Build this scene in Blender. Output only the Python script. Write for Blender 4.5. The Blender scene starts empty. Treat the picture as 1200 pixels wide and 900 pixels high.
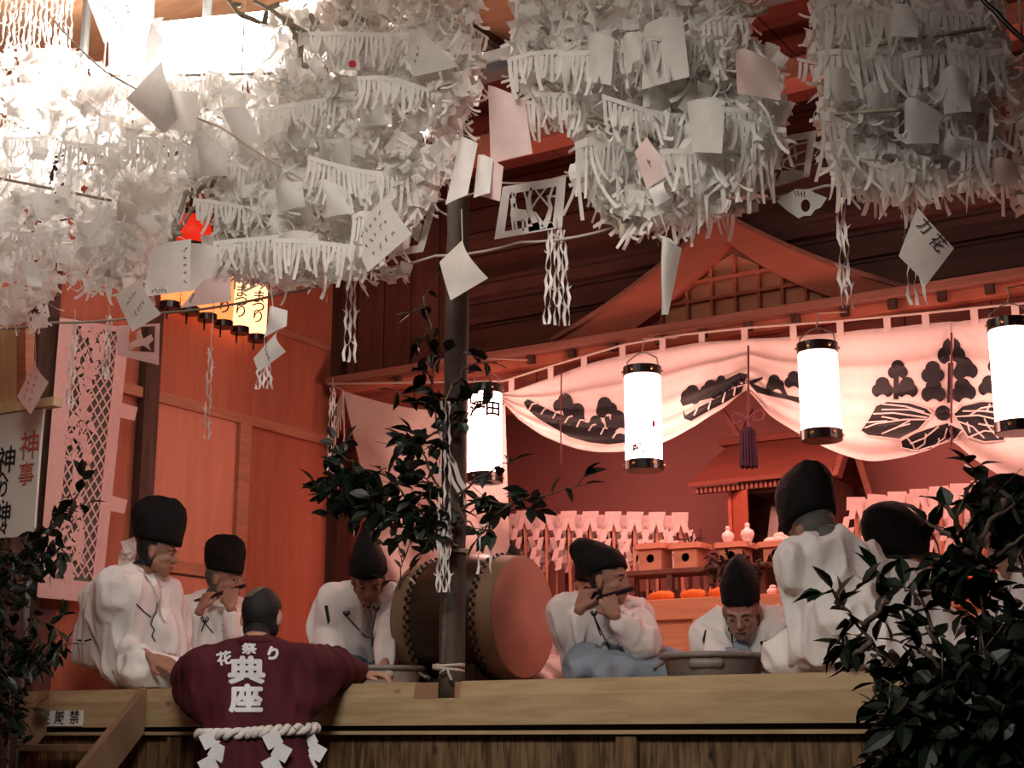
import bpy, bmesh, math, random
from mathutils import Vector, Matrix, Euler, noise
from mathutils.bvhtree import BVHTree
R = math.radians
PI = math.pi
rnd = random.Random(7)
SC = bpy.context.scene
COL = SC.collection

# ---------------------------------------------------------------- camera
F = 1750.0
YAW, PITCH = R(32), R(13.4)
FW = Vector((-math.sin(YAW)*math.cos(PITCH), math.cos(YAW)*math.cos(PITCH), math.sin(PITCH)))
RT = Vector((math.cos(YAW), math.sin(YAW), 0))
UP = RT.cross(FW)
CAM = Vector((0, -4.9, 1.0))
cd = bpy.data.cameras.new('camera')
cam = bpy.data.objects.new('camera', cd)
COL.objects.link(cam)
cd.sensor_width = 36
cd.lens = 36*F/1200
cam.location = CAM
cam.rotation_euler = Matrix((RT, UP, -FW)).transposed().to_euler()
SC.camera = cam

def ray(px, py):
    return FW + RT*((px-600)/F) - UP*((py-450)/F)
def aty(px, py, y):
    d = ray(px, py); return CAM + d*((y-CAM.y)/d.y)
def atx(px, py, x):
    d = ray(px, py); return CAM + d*((x-CAM.x)/d.x)
def atz(px, py, z):
    d = ray(px, py); return CAM + d*((z-CAM.z)/d.z)

# ---------------------------------------------------------------- materials
def nodes(name):
    m = bpy.data.materials.new(name); m.use_nodes = True
    nt = m.node_tree
    return m, nt, nt.nodes['Principled BSDF']
def mat(name, col, rough=.7, metal=0, var=.12, scale=9, bump=0, bscale=60, spec=.3):
    m, nt, b = nodes(name)
    N = nt.nodes.new; L = nt.links.new
    b.inputs['Roughness'].default_value = rough
    b.inputs['Metallic'].default_value = metal
    b.inputs['Specular IOR Level'].default_value = spec
    tc = N('ShaderNodeTexCoord')
    n = N('ShaderNodeTexNoise'); n.inputs['Scale'].default_value = scale; n.inputs['Detail'].default_value = 4
    L(tc.outputs['Object'], n.inputs['Vector'])
    r = N('ShaderNodeValToRGB')
    r.color_ramp.elements[0].position = .3; r.color_ramp.elements[1].position = .7
    r.color_ramp.elements[0].color = [c*(1-var) for c in col[:3]]+[1]
    r.color_ramp.elements[1].color = [min(1, c*(1+var)) for c in col[:3]]+[1]
    L(n.outputs['Fac'], r.inputs['Fac']); L(r.outputs['Color'], b.inputs['Base Color'])
    if bump:
        n2 = N('ShaderNodeTexNoise'); n2.inputs['Scale'].default_value = bscale
        L(tc.outputs['Object'], n2.inputs['Vector'])
        bp = N('ShaderNodeBump'); bp.inputs['Strength'].default_value = bump; bp.inputs['Distance'].default_value = .01
        L(n2.outputs['Fac'], bp.inputs['Height']); L(bp.outputs['Normal'], b.inputs['Normal'])
    return m
def wood(name, c1, c2, sc=(1, 1, 12), rough=.6, knots=0, boards=None, contrast=(.3, .7), gap=.006):
    """grain stretched along the axis with the smallest scale; boards=(axis, width) adds joints"""
    m, nt, b = nodes(name)
    N = nt.nodes.new; L = nt.links.new
    b.inputs['Roughness'].default_value = rough
    b.inputs['Specular IOR Level'].default_value = .25
    tc = N('ShaderNodeTexCoord')
    mp = N('ShaderNodeMapping'); mp.inputs['Scale'].default_value = sc
    L(tc.outputs['Object'], mp.inputs['Vector'])
    n = N('ShaderNodeTexNoise'); n.inputs['Scale'].default_value = 3; n.inputs['Detail'].default_value = 6
    n.inputs['Distortion'].default_value = .8
    L(mp.outputs['Vector'], n.inputs['Vector'])
    r = N('ShaderNodeValToRGB')
    r.color_ramp.elements[0].position, r.color_ramp.elements[1].position = contrast
    r.color_ramp.elements[0].color = list(c1)+[1]; r.color_ramp.elements[1].color = list(c2)+[1]
    L(n.outputs['Fac'], r.inputs['Fac'])
    out = r.outputs['Color']
    if knots:
        v = N('ShaderNodeTexVoronoi'); v.inputs['Scale'].default_value = knots
        mp2 = N('ShaderNodeMapping'); mp2.inputs['Scale'].default_value = tuple(.55+.45*min(1, s/ max(sc)) for s in sc)
        L(tc.outputs['Object'], mp2.inputs['Vector']); L(mp2.outputs['Vector'], v.inputs['Vector'])
        kr = N('ShaderNodeValToRGB')
        kr.color_ramp.elements[0].position = .05; kr.color_ramp.elements[1].position = .11
        kr.color_ramp.elements[0].color = (.25, .2, .18, 1); kr.color_ramp.elements[1].color = (1, 1, 1, 1)
        L(v.outputs['Distance'], kr.inputs['Fac'])
        mx = N('ShaderNodeMix'); mx.data_type = 'RGBA'; mx.blend_type = 'MULTIPLY'; mx.inputs[0].default_value = 1
        L(out, mx.inputs[6]); L(kr.outputs['Color'], mx.inputs[7]); out = mx.outputs[2]
    if boards:
        ax, w = boards
        sep = N('ShaderNodeSeparateXYZ'); L(tc.outputs['Object'], sep.inputs[0])
        md = N('ShaderNodeMath'); md.operation = 'DIVIDE'; md.inputs[1].default_value = w; L(sep.outputs[ax], md.inputs[0])
        fr = N('ShaderNodeMath'); fr.operation = 'FRACT'; L(md.outputs[0], fr.inputs[0])
        lt = N('ShaderNodeMath'); lt.operation = 'LESS_THAN'; lt.inputs[1].default_value = gap/w; L(fr.outputs[0], lt.inputs[0])
        fl = N('ShaderNodeMath'); fl.operation = 'FLOOR'; L(md.outputs[0], fl.inputs[0])
        wn = N('ShaderNodeTexWhiteNoise'); wn.noise_dimensions = '1D'; L(fl.outputs[0], wn.inputs['W'])
        mr = N('ShaderNodeMapRange'); mr.inputs[3].default_value = .78; mr.inputs[4].default_value = 1.1
        L(wn.outputs['Value'], mr.inputs[0])
        hs = N('ShaderNodeHueSaturation'); L(mr.outputs[0], hs.inputs['Value']); L(out, hs.inputs['Color'])
        mx = N('ShaderNodeMix'); mx.data_type = 'RGBA'; L(lt.outputs[0], mx.inputs[0])
        L(hs.outputs['Color'], mx.inputs[6]); mx.inputs[7].default_value = (c1[0]*.25, c1[1]*.25, c1[2]*.25, 1)
        out = mx.outputs[2]
    L(out, b.inputs['Base Color'])
    bp = N('ShaderNodeBump'); bp.inputs['Strength'].default_value = .15; bp.inputs['Distance'].default_value = .004
    L(n.outputs['Fac'], bp.inputs['Height']); L(bp.outputs['Normal'], b.inputs['Normal'])
    return m
def paper(name, col, tr=.35, rough=.6):
    m = bpy.data.materials.new(name); m.use_nodes = True
    nt = m.node_tree; nt.nodes.clear()
    N = nt.nodes.new; L = nt.links.new
    o = N('ShaderNodeOutputMaterial'); mx = N('ShaderNodeMixShader'); mx.inputs[0].default_value = tr
    tc = N('ShaderNodeTexCoord'); n = N('ShaderNodeTexNoise'); n.inputs['Scale'].default_value = 25
    L(tc.outputs['Object'], n.inputs['Vector'])
    r = N('ShaderNodeValToRGB')
    r.color_ramp.elements[0].position = .3; r.color_ramp.elements[1].position = .7
    r.color_ramp.elements[0].color = [c*.92 for c in col]+[1]; r.color_ramp.elements[1].color = list(col)+[1]
    L(n.outputs['Fac'], r.inputs['Fac'])
    d = N('ShaderNodeBsdfPrincipled'); d.inputs['Roughness'].default_value = rough; d.inputs['Specular IOR Level'].default_value = .25
    t = N('ShaderNodeBsdfTranslucent')
    L(r.outputs['Color'], d.inputs['Base Color']); L(r.outputs['Color'], t.inputs['Color'])
    L(d.outputs[0], mx.inputs[1]); L(t.outputs[0], mx.inputs[2]); L(mx.outputs[0], o.inputs[0])
    return m
def emit(name, col, s):
    m, nt, b = nodes(name)
    N = nt.nodes.new
    b.inputs['Base Color'].default_value = [c*.5 for c in col]+[1]
    b.inputs['Emission Color'].default_value = list(col)+[1]
    b.inputs['Emission Strength'].default_value = s
    return m

M = dict(
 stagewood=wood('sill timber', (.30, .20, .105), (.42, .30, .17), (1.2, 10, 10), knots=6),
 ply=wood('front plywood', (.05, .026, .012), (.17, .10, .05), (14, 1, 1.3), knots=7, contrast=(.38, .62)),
 dark=mat('dark gap', (.02, .015, .012), .9),
 floorw=wood('stage floor boards', (.22, .11, .07), (.35, .19, .12), (1, 9, 1), boards=(1, .15)),
 ground=mat('concrete ground', (.05, .045, .04), .9, bump=.3),
 wallw=wood('left wall boards', (.39, .115, .065), (.50, .165, .10), (2, 7, .6), contrast=(.25, .8), rough=.65),
 wallp=wood('sliding door panel', (.52, .19, .12), (.64, .26, .17), (2, 5, .5), contrast=(.2, .8)),
 post=wood('dark post', (.045, .022, .016), (.10, .05, .035), (8, 8, .8)),
 rail=wood('wall rail timber', (.36, .15, .09), (.5, .22, .13), (2, .7, 10)),
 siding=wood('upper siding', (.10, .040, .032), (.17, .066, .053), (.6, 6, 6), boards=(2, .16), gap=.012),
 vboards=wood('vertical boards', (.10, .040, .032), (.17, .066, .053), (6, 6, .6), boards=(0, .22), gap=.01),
 ceilred=wood('stage ceiling boards', (.22, .06, .045), (.3, .09, .06), (.6, 6, 6), boards=(0, .45), gap=.01),
 plyceil=wood('ceiling plywood', (.34, .17, .085), (.46, .25, .13), (1, 6, 6), knots=0),
 eave=wood('eave cypress', (.38, .11, .065), (.48, .15, .09), (.7, 8, 8), contrast=(.2, .8)),
 eavedk=wood('eave frame', (.20, .085, .06), (.28, .12, .085), (.7, 8, 8)),
 backw=mat('plaster back wall', (.40, .20, .175), .9, var=.05, scale=2),
 altar=wood('altar cypress', (.52, .24, .13), (.66, .33, .19), (.8, 9, 9), knots=2.0),
 altardk=wood('altar dark timber', (.10, .05, .04), (.16, .08, .06), (1, 8, 8)),
 sanbow=wood('stand cypress', (.55, .28, .18), (.68, .36, .24), (1, 6, 6)),
 tan=wood('crate pine', (.52, .39, .22), (.72, .56, .34), (8, 1, 1), knots=3),
 paper=paper('white paper', (.84, .825, .79), .5),
 paperw=paper('bright card paper', (.80, .76, .73), .25),
 paperpk=paper('pinkish paper', (.74, .56, .53), .3),
 papergr=paper('greyish washi', (.66, .63, .59), .3),
 net=paper('banner washi', (.80, .52, .49), .15),
 netb=mat('grey backing', (.16, .155, .125), .9),
 cloth=paper('white curtain cloth', (.80, .68, .63), .25, .8),
 ink=mat('black ink', (.012, .011, .012), .6),
 inkred=mat('vermilion ink', (.45, .09, .055), .7),
 inkgr=mat('grey writing', (.13, .11, .12), .8),
 lacq=mat('black lacquer', (.012, .010, .012), .25, spec=.5),
 hat=mat('black lacquered gauze', (.006, .0055, .007), .7, bump=.5, bscale=140, spec=.15),
 skin=mat('skin', (.42, .225, .16), .55, var=.1, scale=14),
 skindk=mat('tanned skin', (.33, .17, .12), .5, var=.12, scale=14),
 robe=mat('white robe cloth', (.74, .71, .70), .85, var=.05, scale=6, bump=.12, bscale=35),
 hakama=mat('blue grey hakama', (.22, .27, .33), .85, var=.12, bump=.15),
 hakdk=mat('dark grey hakama', (.06, .08, .10), .85, var=.12, bump=.15),
 black=mat('black cloth', (.02, .018, .02), .85),
 hairdk=mat('dark hair', (.012, .011, .011), .6, bump=.5, bscale=200),
 hairgr=mat('grey hair', (.10, .095, .09), .65, bump=.5, bscale=200),
 happi=mat('maroon happi', (.062, .006, .012), .85, var=.2, bump=.15, bscale=40),
 happitxt=mat('white print', (.62, .61, .63), .8),
 rope=mat('white rope', (.58, .54, .52), .8, bump=.3, bscale=90),
 string=mat('hemp string', (.46, .38, .32), .9),
 redstring=mat('dark cord', (.10, .03, .035), .9),
 drumh=mat('drum skin', (.46, .22, .17), .65, var=.08, scale=7),
 drumr=mat('drum rim hide', (.24, .17, .10), .6, var=.12),
 drumb=wood('drum barrel', (.022, .016, .010), (.05, .032, .02), (1, 8, 8), rough=.35),
 tub=mat('worn tub metal', (.22, .20, .18), .55, .25, var=.25, scale=14, bump=.2),
 tubw=mat('pale worn tub', (.40, .34, .31), .7, 0, var=.2, scale=16, bump=.2),
 pole=wood('bark pole', (.035, .024, .018), (.085, .062, .045), (9, 9, 1)),
 twig=wood('twig bark', (.05, .035, .025), (.11, .08, .055), (9, 9, 9)),
 bamboo=mat('pale twig', (.30, .26, .20), .6, var=.3, scale=20),
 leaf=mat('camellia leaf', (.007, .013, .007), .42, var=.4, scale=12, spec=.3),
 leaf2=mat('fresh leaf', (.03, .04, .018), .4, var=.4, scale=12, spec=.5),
 ceramic=mat('white ceramic', (.8, .76, .73), .25, spec=.6),
 orange=mat('orange fruit', (.72, .20, .04), .5, var=.2),
 mochi=mat('rice cake', (.78, .68, .62), .7),
 tassel=mat('purple tassel', (.03, .008, .02), .8, bump=.5, bscale=200),
 lanwhite=emit('lantern paper white', (1, .48, .40), 24.0),
 lanora=emit('lantern paper orange', (1, .25, .07), 1.6),
 lanora2=emit('lantern paper bright orange', (1, .42, .17), 3.4),
 lanred=emit('lantern paper red', (1, .03, .008), .55),
 lampw=emit('lamp diffuser', (1, .97, .93), 34),
 metalgr=mat('grey lamp casing', (.16, .17, .17), .4, .2),
 metalwh=mat('white enamel', (.75, .76, .76), .35),
 shroof=wood('shrine roof board', (.15, .05, .035), (.21, .07, .045), (.7, 8, 8)),
 gold=mat('brass stud', (.55, .35, .12), .35, .8),
 reddot=mat('red paper', (.45, .02, .02), .7),
 sign=mat('white sign', (.66, .64, .60), .5, var=.03),
)

# ---------------------------------------------------------------- mesh tools
def new_obj(name, me, m, parent=None):
    o = bpy.data.objects.new(name, me)
    if m is not None and len(me.materials) == 0:
        for k in (m if isinstance(m, (list, tuple)) else [m]): me.materials.append(k)
    COL.objects.link(o)
    if parent is not None: o.parent = parent
    return o
def tag(o, label=None, cat=None, group=None, kind=None):
    if label: o['label'] = label
    if cat: o['category'] = cat
    if group: o['group'] = group
    if kind: o['kind'] = kind
    return o
def thing(name, label, cat, loc=(0, 0, 0), rz=0, group=None):
    o = bpy.data.objects.new(name, None); COL.objects.link(o)
    o.location = loc; o.rotation_euler = (0, 0, rz); o.empty_display_size = .1
    return tag(o, label, cat, group)
def flush(name, bm, m, parent=None, world=True, smooth=False, kind=None):
    """bmesh -> one object; world=True: vertices are in world space, move them into the parent's frame"""
    root = parent
    while root is not None and root.parent is not None: root = root.parent
    if world and root is not None:
        bm.transform((Matrix.Translation(root.location) @ root.rotation_euler.to_matrix().to_4x4()).inverted())
    me = bpy.data.meshes.new(name)
    bm.to_mesh(me); bm.free()
    if smooth:
        me.polygons.foreach_set('use_smooth', [True]*len(me.polygons))
    o = new_obj(name, me, m, parent)
    if root is None and len(me.vertices):      # top-level mesh: origin at its base
        xs = [v.co for v in me.vertices]
        b = Vector((sum(v.x for v in xs)/len(xs), sum(v.y for v in xs)/len(xs), min(v.z for v in xs)))
        me.transform(Matrix.Translation(-b)); o.location = b
    if kind: o['kind'] = kind
    return o
def single(name, bm, m, label, cat, group=None, smooth=False, kind=None):
    return tag(flush(name, bm, m, None, True, smooth), label, cat, group, kind)
def struct(name, bm, m, parent=None, smooth=False):
    """the setting keeps its origin at the world's, so grain and boards run on from piece to piece"""
    me = bpy.data.meshes.new(name); bm.to_mesh(me); bm.free()
    if smooth: me.polygons.foreach_set('use_smooth', [True]*len(me.polygons))
    o = new_obj(name, me, m, parent)
    o['kind'] = 'structure'
    return o
def copy_tree(o, parent=None):
    c = o.copy(); COL.objects.link(c)
    if parent is not None: c.parent = parent
    for ch in list(o.children): copy_tree(ch, c)
    return c
def B(): return bmesh.new()
def face(bm, pts):
    try: return bm.faces.new([bm.verts.new(p) for p in pts])
    except ValueError: return None
def box(bm, a, b, bev=0):
    x0, y0, z0 = a; x1, y1, z1 = b
    t = bmesh.new()
    bmesh.ops.create_cube(t, size=1)
    t.transform(Matrix.Translation(((x0+x1)/2, (y0+y1)/2, (z0+z1)/2)) @ Matrix.Diagonal((abs(x1-x0), abs(y1-y0), abs(z1-z0), 1)))
    if bev: bmesh.ops.bevel(t, geom=list(t.edges), offset=bev, segments=2, affect='EDGES', profile=.5)
    merge(bm, t)
def merge(bm, t, mtx=None):
    if mtx is not None: t.transform(mtx)
    me = bpy.data.meshes.new('tmp'); t.to_mesh(me); t.free()
    bm.from_mesh(me); bpy.data.meshes.remove(me)
def prism(bm, poly, d):
    """closed polygon (list of Vectors), extruded by vector d"""
    d = Vector(d)
    a = [bm.verts.new(p) for p in poly]; b = [bm.verts.new(Vector(p)+d) for p in poly]
    n = len(a)
    bm.faces.new(a); bm.faces.new(b[::-1])
    for i in range(n): bm.faces.new((a[i], b[i], b[(i+1) % n], a[(i+1) % n]))
def beam(bm, p, q, w, h, up=(0, 0, 1)):
    p, q = Vector(p), Vector(q)
    d = (q-p).normalized(); up = Vector(up)
    s = d.cross(up).normalized()*w/2; u = s.cross(d).normalized()*h/2
    prism(bm, [p+s+u, p-s+u, p-s-u, p+s-u], q-p)
def tube(bm, pts, r, seg=6, cap=True):
    pts = [Vector(p) for p in pts]; n = len(pts)
    rs = r if isinstance(r, (list, tuple)) else [r]*n
    rings = []; pn = None
    for i, p in enumerate(pts):
        d = (pts[min(i+1, n-1)]-pts[max(i-1, 0)])
        if d.length < 1e-9: d = Vector((0, 0, 1))
        d.normalize()
        if pn is None:
            pn = d.orthogonal().normalized()
        else:
            pn = (pn - d*pn.dot(d))
            if pn.length < 1e-6: pn = d.orthogonal()
            pn.normalize()
        bn = d.cross(pn)
        rings.append([bm.verts.new(p+(pn*math.cos(2*PI*k/seg)+bn*math.sin(2*PI*k/seg))*rs[i]) for k in range(seg)])
    for a, b in zip(rings, rings[1:]):
        for k in range(seg): bm.faces.new((a[k], a[(k+1) % seg], b[(k+1) % seg], b[k]))
    if cap:
        bm.faces.new(rings[0][::-1]); bm.faces.new(rings[-1])
def lathe(bm, prof, seg=24, mtx=None, squash=None):
    t = bmesh.new(); rings = []
    for r, z in prof:
        rings.append([t.verts.new((max(r, 1e-4)*math.cos(2*PI*k/seg), max(r, 1e-4)*math.sin(2*PI*k/seg), z)) for k in range(seg)])
    for a, b in zip(rings, rings[1:]):
        for k in range(seg): t.faces.new((a[k], a[(k+1) % seg], b[(k+1) % seg], b[k]))
    t.faces.new(rings[0][::-1]); t.faces.new(rings[-1])
    merge(bm, t, mtx)
ICO = {}
def ico(l):
    if l not in ICO:
        t = bmesh.new(); bmesh.ops.create_icosphere(t, subdivisions=l, radius=1)
        ICO[l] = ([v.co.copy() for v in t.verts], [[v.index for v in f.verts] for f in t.faces]); t.free()
    return ICO[l]
def ball(bm, c, r, l=2, mtx=None):
    vs, fs = ico(l); c = Vector(c)
    r = Vector(r) if not isinstance(r, (int, float)) else Vector((r, r, r))
    out = []
    for v in vs:
        p = Vector((v.x*r.x, v.y*r.y, v.z*r.z))
        if mtx is not None: p = mtx @ p
        out.append(bm.verts.new(p+c))
    for f in fs: bm.faces.new([out[i] for i in f])
def hull(bm, pts, l=2):
    t = bmesh.new(); vs, _ = ico(l)
    for x, y, z, r in pts:
        for v in vs: t.verts.new((x+v.x*r, y+v.y*r, z+v.z*r))
    res = bmesh.ops.convex_hull(t, input=list(t.verts))
    bmesh.ops.delete(t, geom=list({g for g in res['geom_interior']+res['geom_unused'] if isinstance(g, bmesh.types.BMVert)}), context='VERTS')
    merge(bm, t)
def chain(bm, pts, l=2):
    for a, b in zip(pts, pts[1:]): hull(bm, [a, b], l)
def remesh(bm, vox, smooth=3, fac=.5):
    me = bpy.data.meshes.new('tmp'); bm.to_mesh(me); bm.free()
    o = bpy.data.objects.new('tmp', me); COL.objects.link(o)
    md = o.modifiers.new('r', 'REMESH'); md.mode = 'VOXEL'; md.voxel_size = vox
    if smooth:
        s = o.modifiers.new('s', 'SMOOTH'); s.iterations = smooth; s.factor = fac
    dg = bpy.context.evaluated_depsgraph_get()
    out = bpy.data.meshes.new_from_object(o.evaluated_get(dg))
    bpy.data.objects.remove(o); bpy.data.meshes.remove(me)
    r = bmesh.new(); r.from_mesh(out); bpy.data.meshes.remove(out)
    r.normal_update()
    return r
def folds(bm, amp, k=(14, 14, 2.2), seed=0, fine=.25):
    s = Vector((seed*7.3, seed*3.1, seed*1.7))
    for v in bm.verts:
        c = v.co
        p = Vector((c.x*k[0], c.y*k[1], c.z*k[2]))+s
        a = noise.noise(p)
        a = 1-2*abs(a)*2.0 if True else a
        b = noise.noise(p*2.3+Vector((9, 2, 5)))
        v.co = c + v.normal*(amp*(a-.3)*.8 + amp*fine*b)
    bm.normal_update()
def submesh(bm, test, off=0.0):
    t = bmesh.new(); mp = {}
    for f in bm.faces:
        if test(f.calc_center_median()):
            vs = []
            for v in f.verts:
                if v.index not in mp: mp[v.index] = t.verts.new(v.co+v.normal*off)
                vs.append(mp[v.index])
            t.faces.new(vs)
    return t
def ribbon(bm, pts, wv, wid):
    """flat strip through pts, wv = width direction(s), wid = width(s)"""
    prev = None
    n = len(pts)
    for i, p in enumerate(pts):
        w = (wv[i] if isinstance(wv, list) else wv)*((wid[i] if isinstance(wid, list) else wid)/2)
        a, b = bm.verts.new(p-w), bm.verts.new(p+w)
        if prev: bm.faces.new((prev[0], prev[1], b, a))
        prev = (a, b)
def curve_fill(polys, ext=.0006):
    """2D polygons (first outer, the others holes or islands) -> bmesh in XY"""
    cu = bpy.data.curves.new('tmp', 'CURVE'); cu.dimensions = '2D'; cu.fill_mode = 'BOTH'; cu.extrude = ext
    for pl in polys:
        s = cu.splines.new('POLY'); s.points.add(len(pl)-1); s.use_cyclic_u = True
        for i, p in enumerate(pl): s.points[i].co = (p[0], p[1], 0, 1)
    o = bpy.data.objects.new('tmp', cu); COL.objects.link(o)
    dg = bpy.context.evaluated_depsgraph_get()
    me = bpy.data.meshes.new_from_object(o.evaluated_get(dg))
    bpy.data.objects.remove(o); bpy.data.curves.remove(cu)
    b = bmesh.new(); b.from_mesh(me); bpy.data.meshes.remove(me)
    return b
def text(s, size, ext=.0006, off=0, lines=1, align='CENTER', space=1):
    cu = bpy.data.curves.new('tmp', 'FONT'); cu.body = s; cu.size = size; cu.extrude = ext; cu.offset = off
    cu.align_x = align; cu.align_y = 'CENTER'; cu.space_line = space; cu.resolution_u = 3
    o = bpy.data.objects.new('tmp', cu); COL.objects.link(o)
    dg = bpy.context.evaluated_depsgraph_get()
    me = bpy.data.meshes.new_from_object(o.evaluated_get(dg))
    bpy.data.objects.remove(o); bpy.data.curves.remove(cu)
    b = bmesh.new(); b.from_mesh(me); bpy.data.meshes.remove(me)
    return b
def frame_mtx(o, x, y, n=None):
    x = Vector(x).normalized(); y = Vector(y); n = x.cross(y).normalized(); y = n.cross(x).normalized()
    m = Matrix((x, y, n)).transposed().to_4x4(); m.translation = Vector(o); return m
def fan_subdiv(bm, L, it=6):
    for _ in range(it):
        es = [e for e in bm.edges if e.calc_length() > L]
        if not es: break
        bmesh.ops.subdivide_edges(bm, edges=es, cuts=1)
        bmesh.ops.triangulate(bm, faces=[f for f in bm.faces if len(f.verts) > 4])
def bvh_of(bm): return BVHTree.FromBMesh(bm)
def project(bm, tree, d, off=.003, far=1.0):
    d = Vector(d).normalized()
    for v in bm.verts:
        h = tree.ray_cast(v.co-d*far, d)
        if h[0] is not None: v.co = h[0]-d*off
def split_parts(name, bm, m, parent, smooth=False, world=True):
    """each loose piece becomes a part of its own"""
    bm.verts.index_update(); bm.verts.ensure_lookup_table(); seen = set(); out = []
    for v in bm.verts:
        if v.index in seen: continue
        st = [v]; comp = set()
        while st:
            q = st.pop()
            if q.index in comp: continue
            comp.add(q.index)
            for e in q.link_edges:
                o = e.other_vert(q)
                if o.index not in comp: st.append(o)
        seen |= comp
        t = B(); mp = {i: t.verts.new(bm.verts[i].co) for i in comp}
        fs = {f for i in comp for f in bm.verts[i].link_faces}
        for f in fs: t.faces.new([mp[w_.index] for w_ in f.verts])
        out.append(flush(name, t, m, parent, world, smooth))
    bm.free(); return out
# ================================================================ SETTING
XW = -6.1; YE = 2.55; ST = 1.22; YB = 4.75; XR = 0.6
b = B(); box(b, (-9, -7, -.1), (4, 6, 0)); struct('floor', b, M['ground'])
b = B(); box(b, (XW-.3, 0.02, ST-.06), (XR+.5, YB+.2, ST)); struct('floor', b, M['floorw'])
# front sill beam: lower face, sloping upper band, with a notch by the pole
for n, (x0, x1) in enumerate(((-8.2, -3.52), (-3.30, XR+.5))):
    b = B()
    prism(b, [(x0, 0, ST-.165), (x0, 0, ST-.055), (x0, .014, ST+.002), (x0, .22, ST+.002), (x0, .22, ST-.165)], (x1-x0, 0, 0))
    struct('trim_%d' % (n+1), b, M['stagewood'])
b = B(); box(b, (-3.52, 0.0, ST-.165), (-3.30, .22, ST-.062)); struct('trim_3', b, M['stagewood'])
b = B(); box(b, (-8.2, .035, ST-.185), (XR+.5, .2, ST-.165)); struct('trim_4', b, M['dark'])
b = B(); box(b, (-8.2, .005, ST-.200), (XR+.5, .2, ST-.186)); struct('trim_5', b, M['stagewood'])
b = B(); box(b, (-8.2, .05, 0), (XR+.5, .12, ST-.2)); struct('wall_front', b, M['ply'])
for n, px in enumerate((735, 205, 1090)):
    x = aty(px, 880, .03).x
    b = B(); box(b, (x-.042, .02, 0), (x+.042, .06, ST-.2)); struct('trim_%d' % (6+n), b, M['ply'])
# left wall
b = B(); box(b, (XW-.1, -.35, 0), (XW, YB+.2, 4.6)); struct('wall_left', b, M['wallw'])
b = B(); box(b, (XW-.1, -7, 0), (XW-.02, -.35, 4.6)); struct('wall_left', b, M['wallw'])
def wallbar(nm, px0, py0, px1, py1, w, mt, t=.03, o=0):
    p, q = atx(px0, py0, XW+t/2+o), atx(px1, py1, XW+t/2+o)
    b = B(); beam(b, p, q, t, w, (0, 0, 1)) if abs(p.z-q.z) < abs(p.y-q.y) else beam(b, p, q, w, t, (1, 0, 0))
    struct(nm, b, M[mt])
zr = atx(285, 493, XW).z
b = B(); box(b, (XW, -.1, zr-.03), (XW+.045, YE, zr+.03)); struct('trim_10', b, M['rail'])
z2 = atx(340, 513, XW).z
b = B(); box(b, (XW, 1.35, z2+.03), (XW+.02, YE, z2+.055)); struct('trim_11', b, M['rail'])
z3 = atx(330, 390, XW).z
b = B(); box(b, (XW, .3, z3-.02), (XW+.025, YE, z3+.02)); struct('trim_12', b, M['rail'])
yd = atx(279, 560, XW).y
b = B(); box(b, (XW, yd-.05, ST), (XW+.05, yd+.05, zr-.03)); struct('trim_13', b, M['rail'])
yp = atx(167, 520, XW).y
b = B(); box(b, (XW, yp-.06, ST), (XW+.06, yp+.05, 4.2)); struct('trim_14', b, M['post'])
yc = atx(386, 560, XW).y
b = B(); box(b, (XW, yc-.02, ST), (XW+.09, yc+.10, 4.4)); struct('trim_15', b, M['post'])
yf = atx(40, 560, XW).y
b = B(); box(b, (XW, yf-.1, ST-.2), (XW+.08, yf+.02, 4.4)); struct('trim_16', b, M['post'])
# sliding door panel set in the left wall, with its low rail
y0, y1 = yp+.05, yd-.05
zl = atx(215, 666, XW).z
b = B(); box(b, (XW, y0, ST), (XW+.02, y1, zr-.03)); d1 = struct('door_1', b, M['wallp'])
b = B(); box(b, (XW+.02, y0, zl-.035), (XW+.032, y1, zl+.035)); struct('door_rail', b, M['rail'], d1)
b = B(); box(b, (XW+.02, y0, zl-.046), (XW+.026, y1, zl-.036)); struct('door_groove', b, M['post'], d1)
# back wall of the sanctuary (one plain plaster face), right wall
b = B(); box(b, (XW-.1, YB, 0), (XR+.5, YB+.1, 4.6)); struct('wall_back', b, M['backw'])
b = B(); box(b, (XR+.4, 0, 0), (XR+.5, YB, 4.6)); struct('wall_right', b, M['wallw'])
b = B(); box(b, (XR+.5, .04, 0), (4, .1, 4.6)); struct('wall_right', b, M['wallw'])
# beside the curtain: narrow red wall return behind the corner post
b = B(); box(b, (XW, -.33, ST), (XW+.012, .42, atx(60, 705, XW).z-.03)); struct('wall_dark_panel', b, M['vboards'])  # thin darker board laid over the low front end of the left wall
b = B(); box(b, (XW, YE+.25, ST), (XW+.38, YE+.30, 3.3)); struct('wall_return', b, M['wallw'])
# upper wall above the eave
ZE = aty(800, 393, YE).z
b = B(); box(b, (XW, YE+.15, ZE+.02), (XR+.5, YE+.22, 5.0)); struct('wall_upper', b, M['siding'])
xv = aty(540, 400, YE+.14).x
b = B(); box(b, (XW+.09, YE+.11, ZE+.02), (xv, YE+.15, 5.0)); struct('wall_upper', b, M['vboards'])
zb = aty(455, 345, YE+.1).z
# ledges running along the upper wall
for n, (px, py, h, dpt) in enumerate(((1000, 262, .035, .06), (1000, 300, .02, .035), (600, 325, .02, .05))):
    z = aty(px, py, YE+.12).z
    b = B(); box(b, (xv, YE+.15-dpt, z-h), (XR+.5, YE+.151, z+h)); struct('trim_%d' % (20+n), b, M['siding'])
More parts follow.
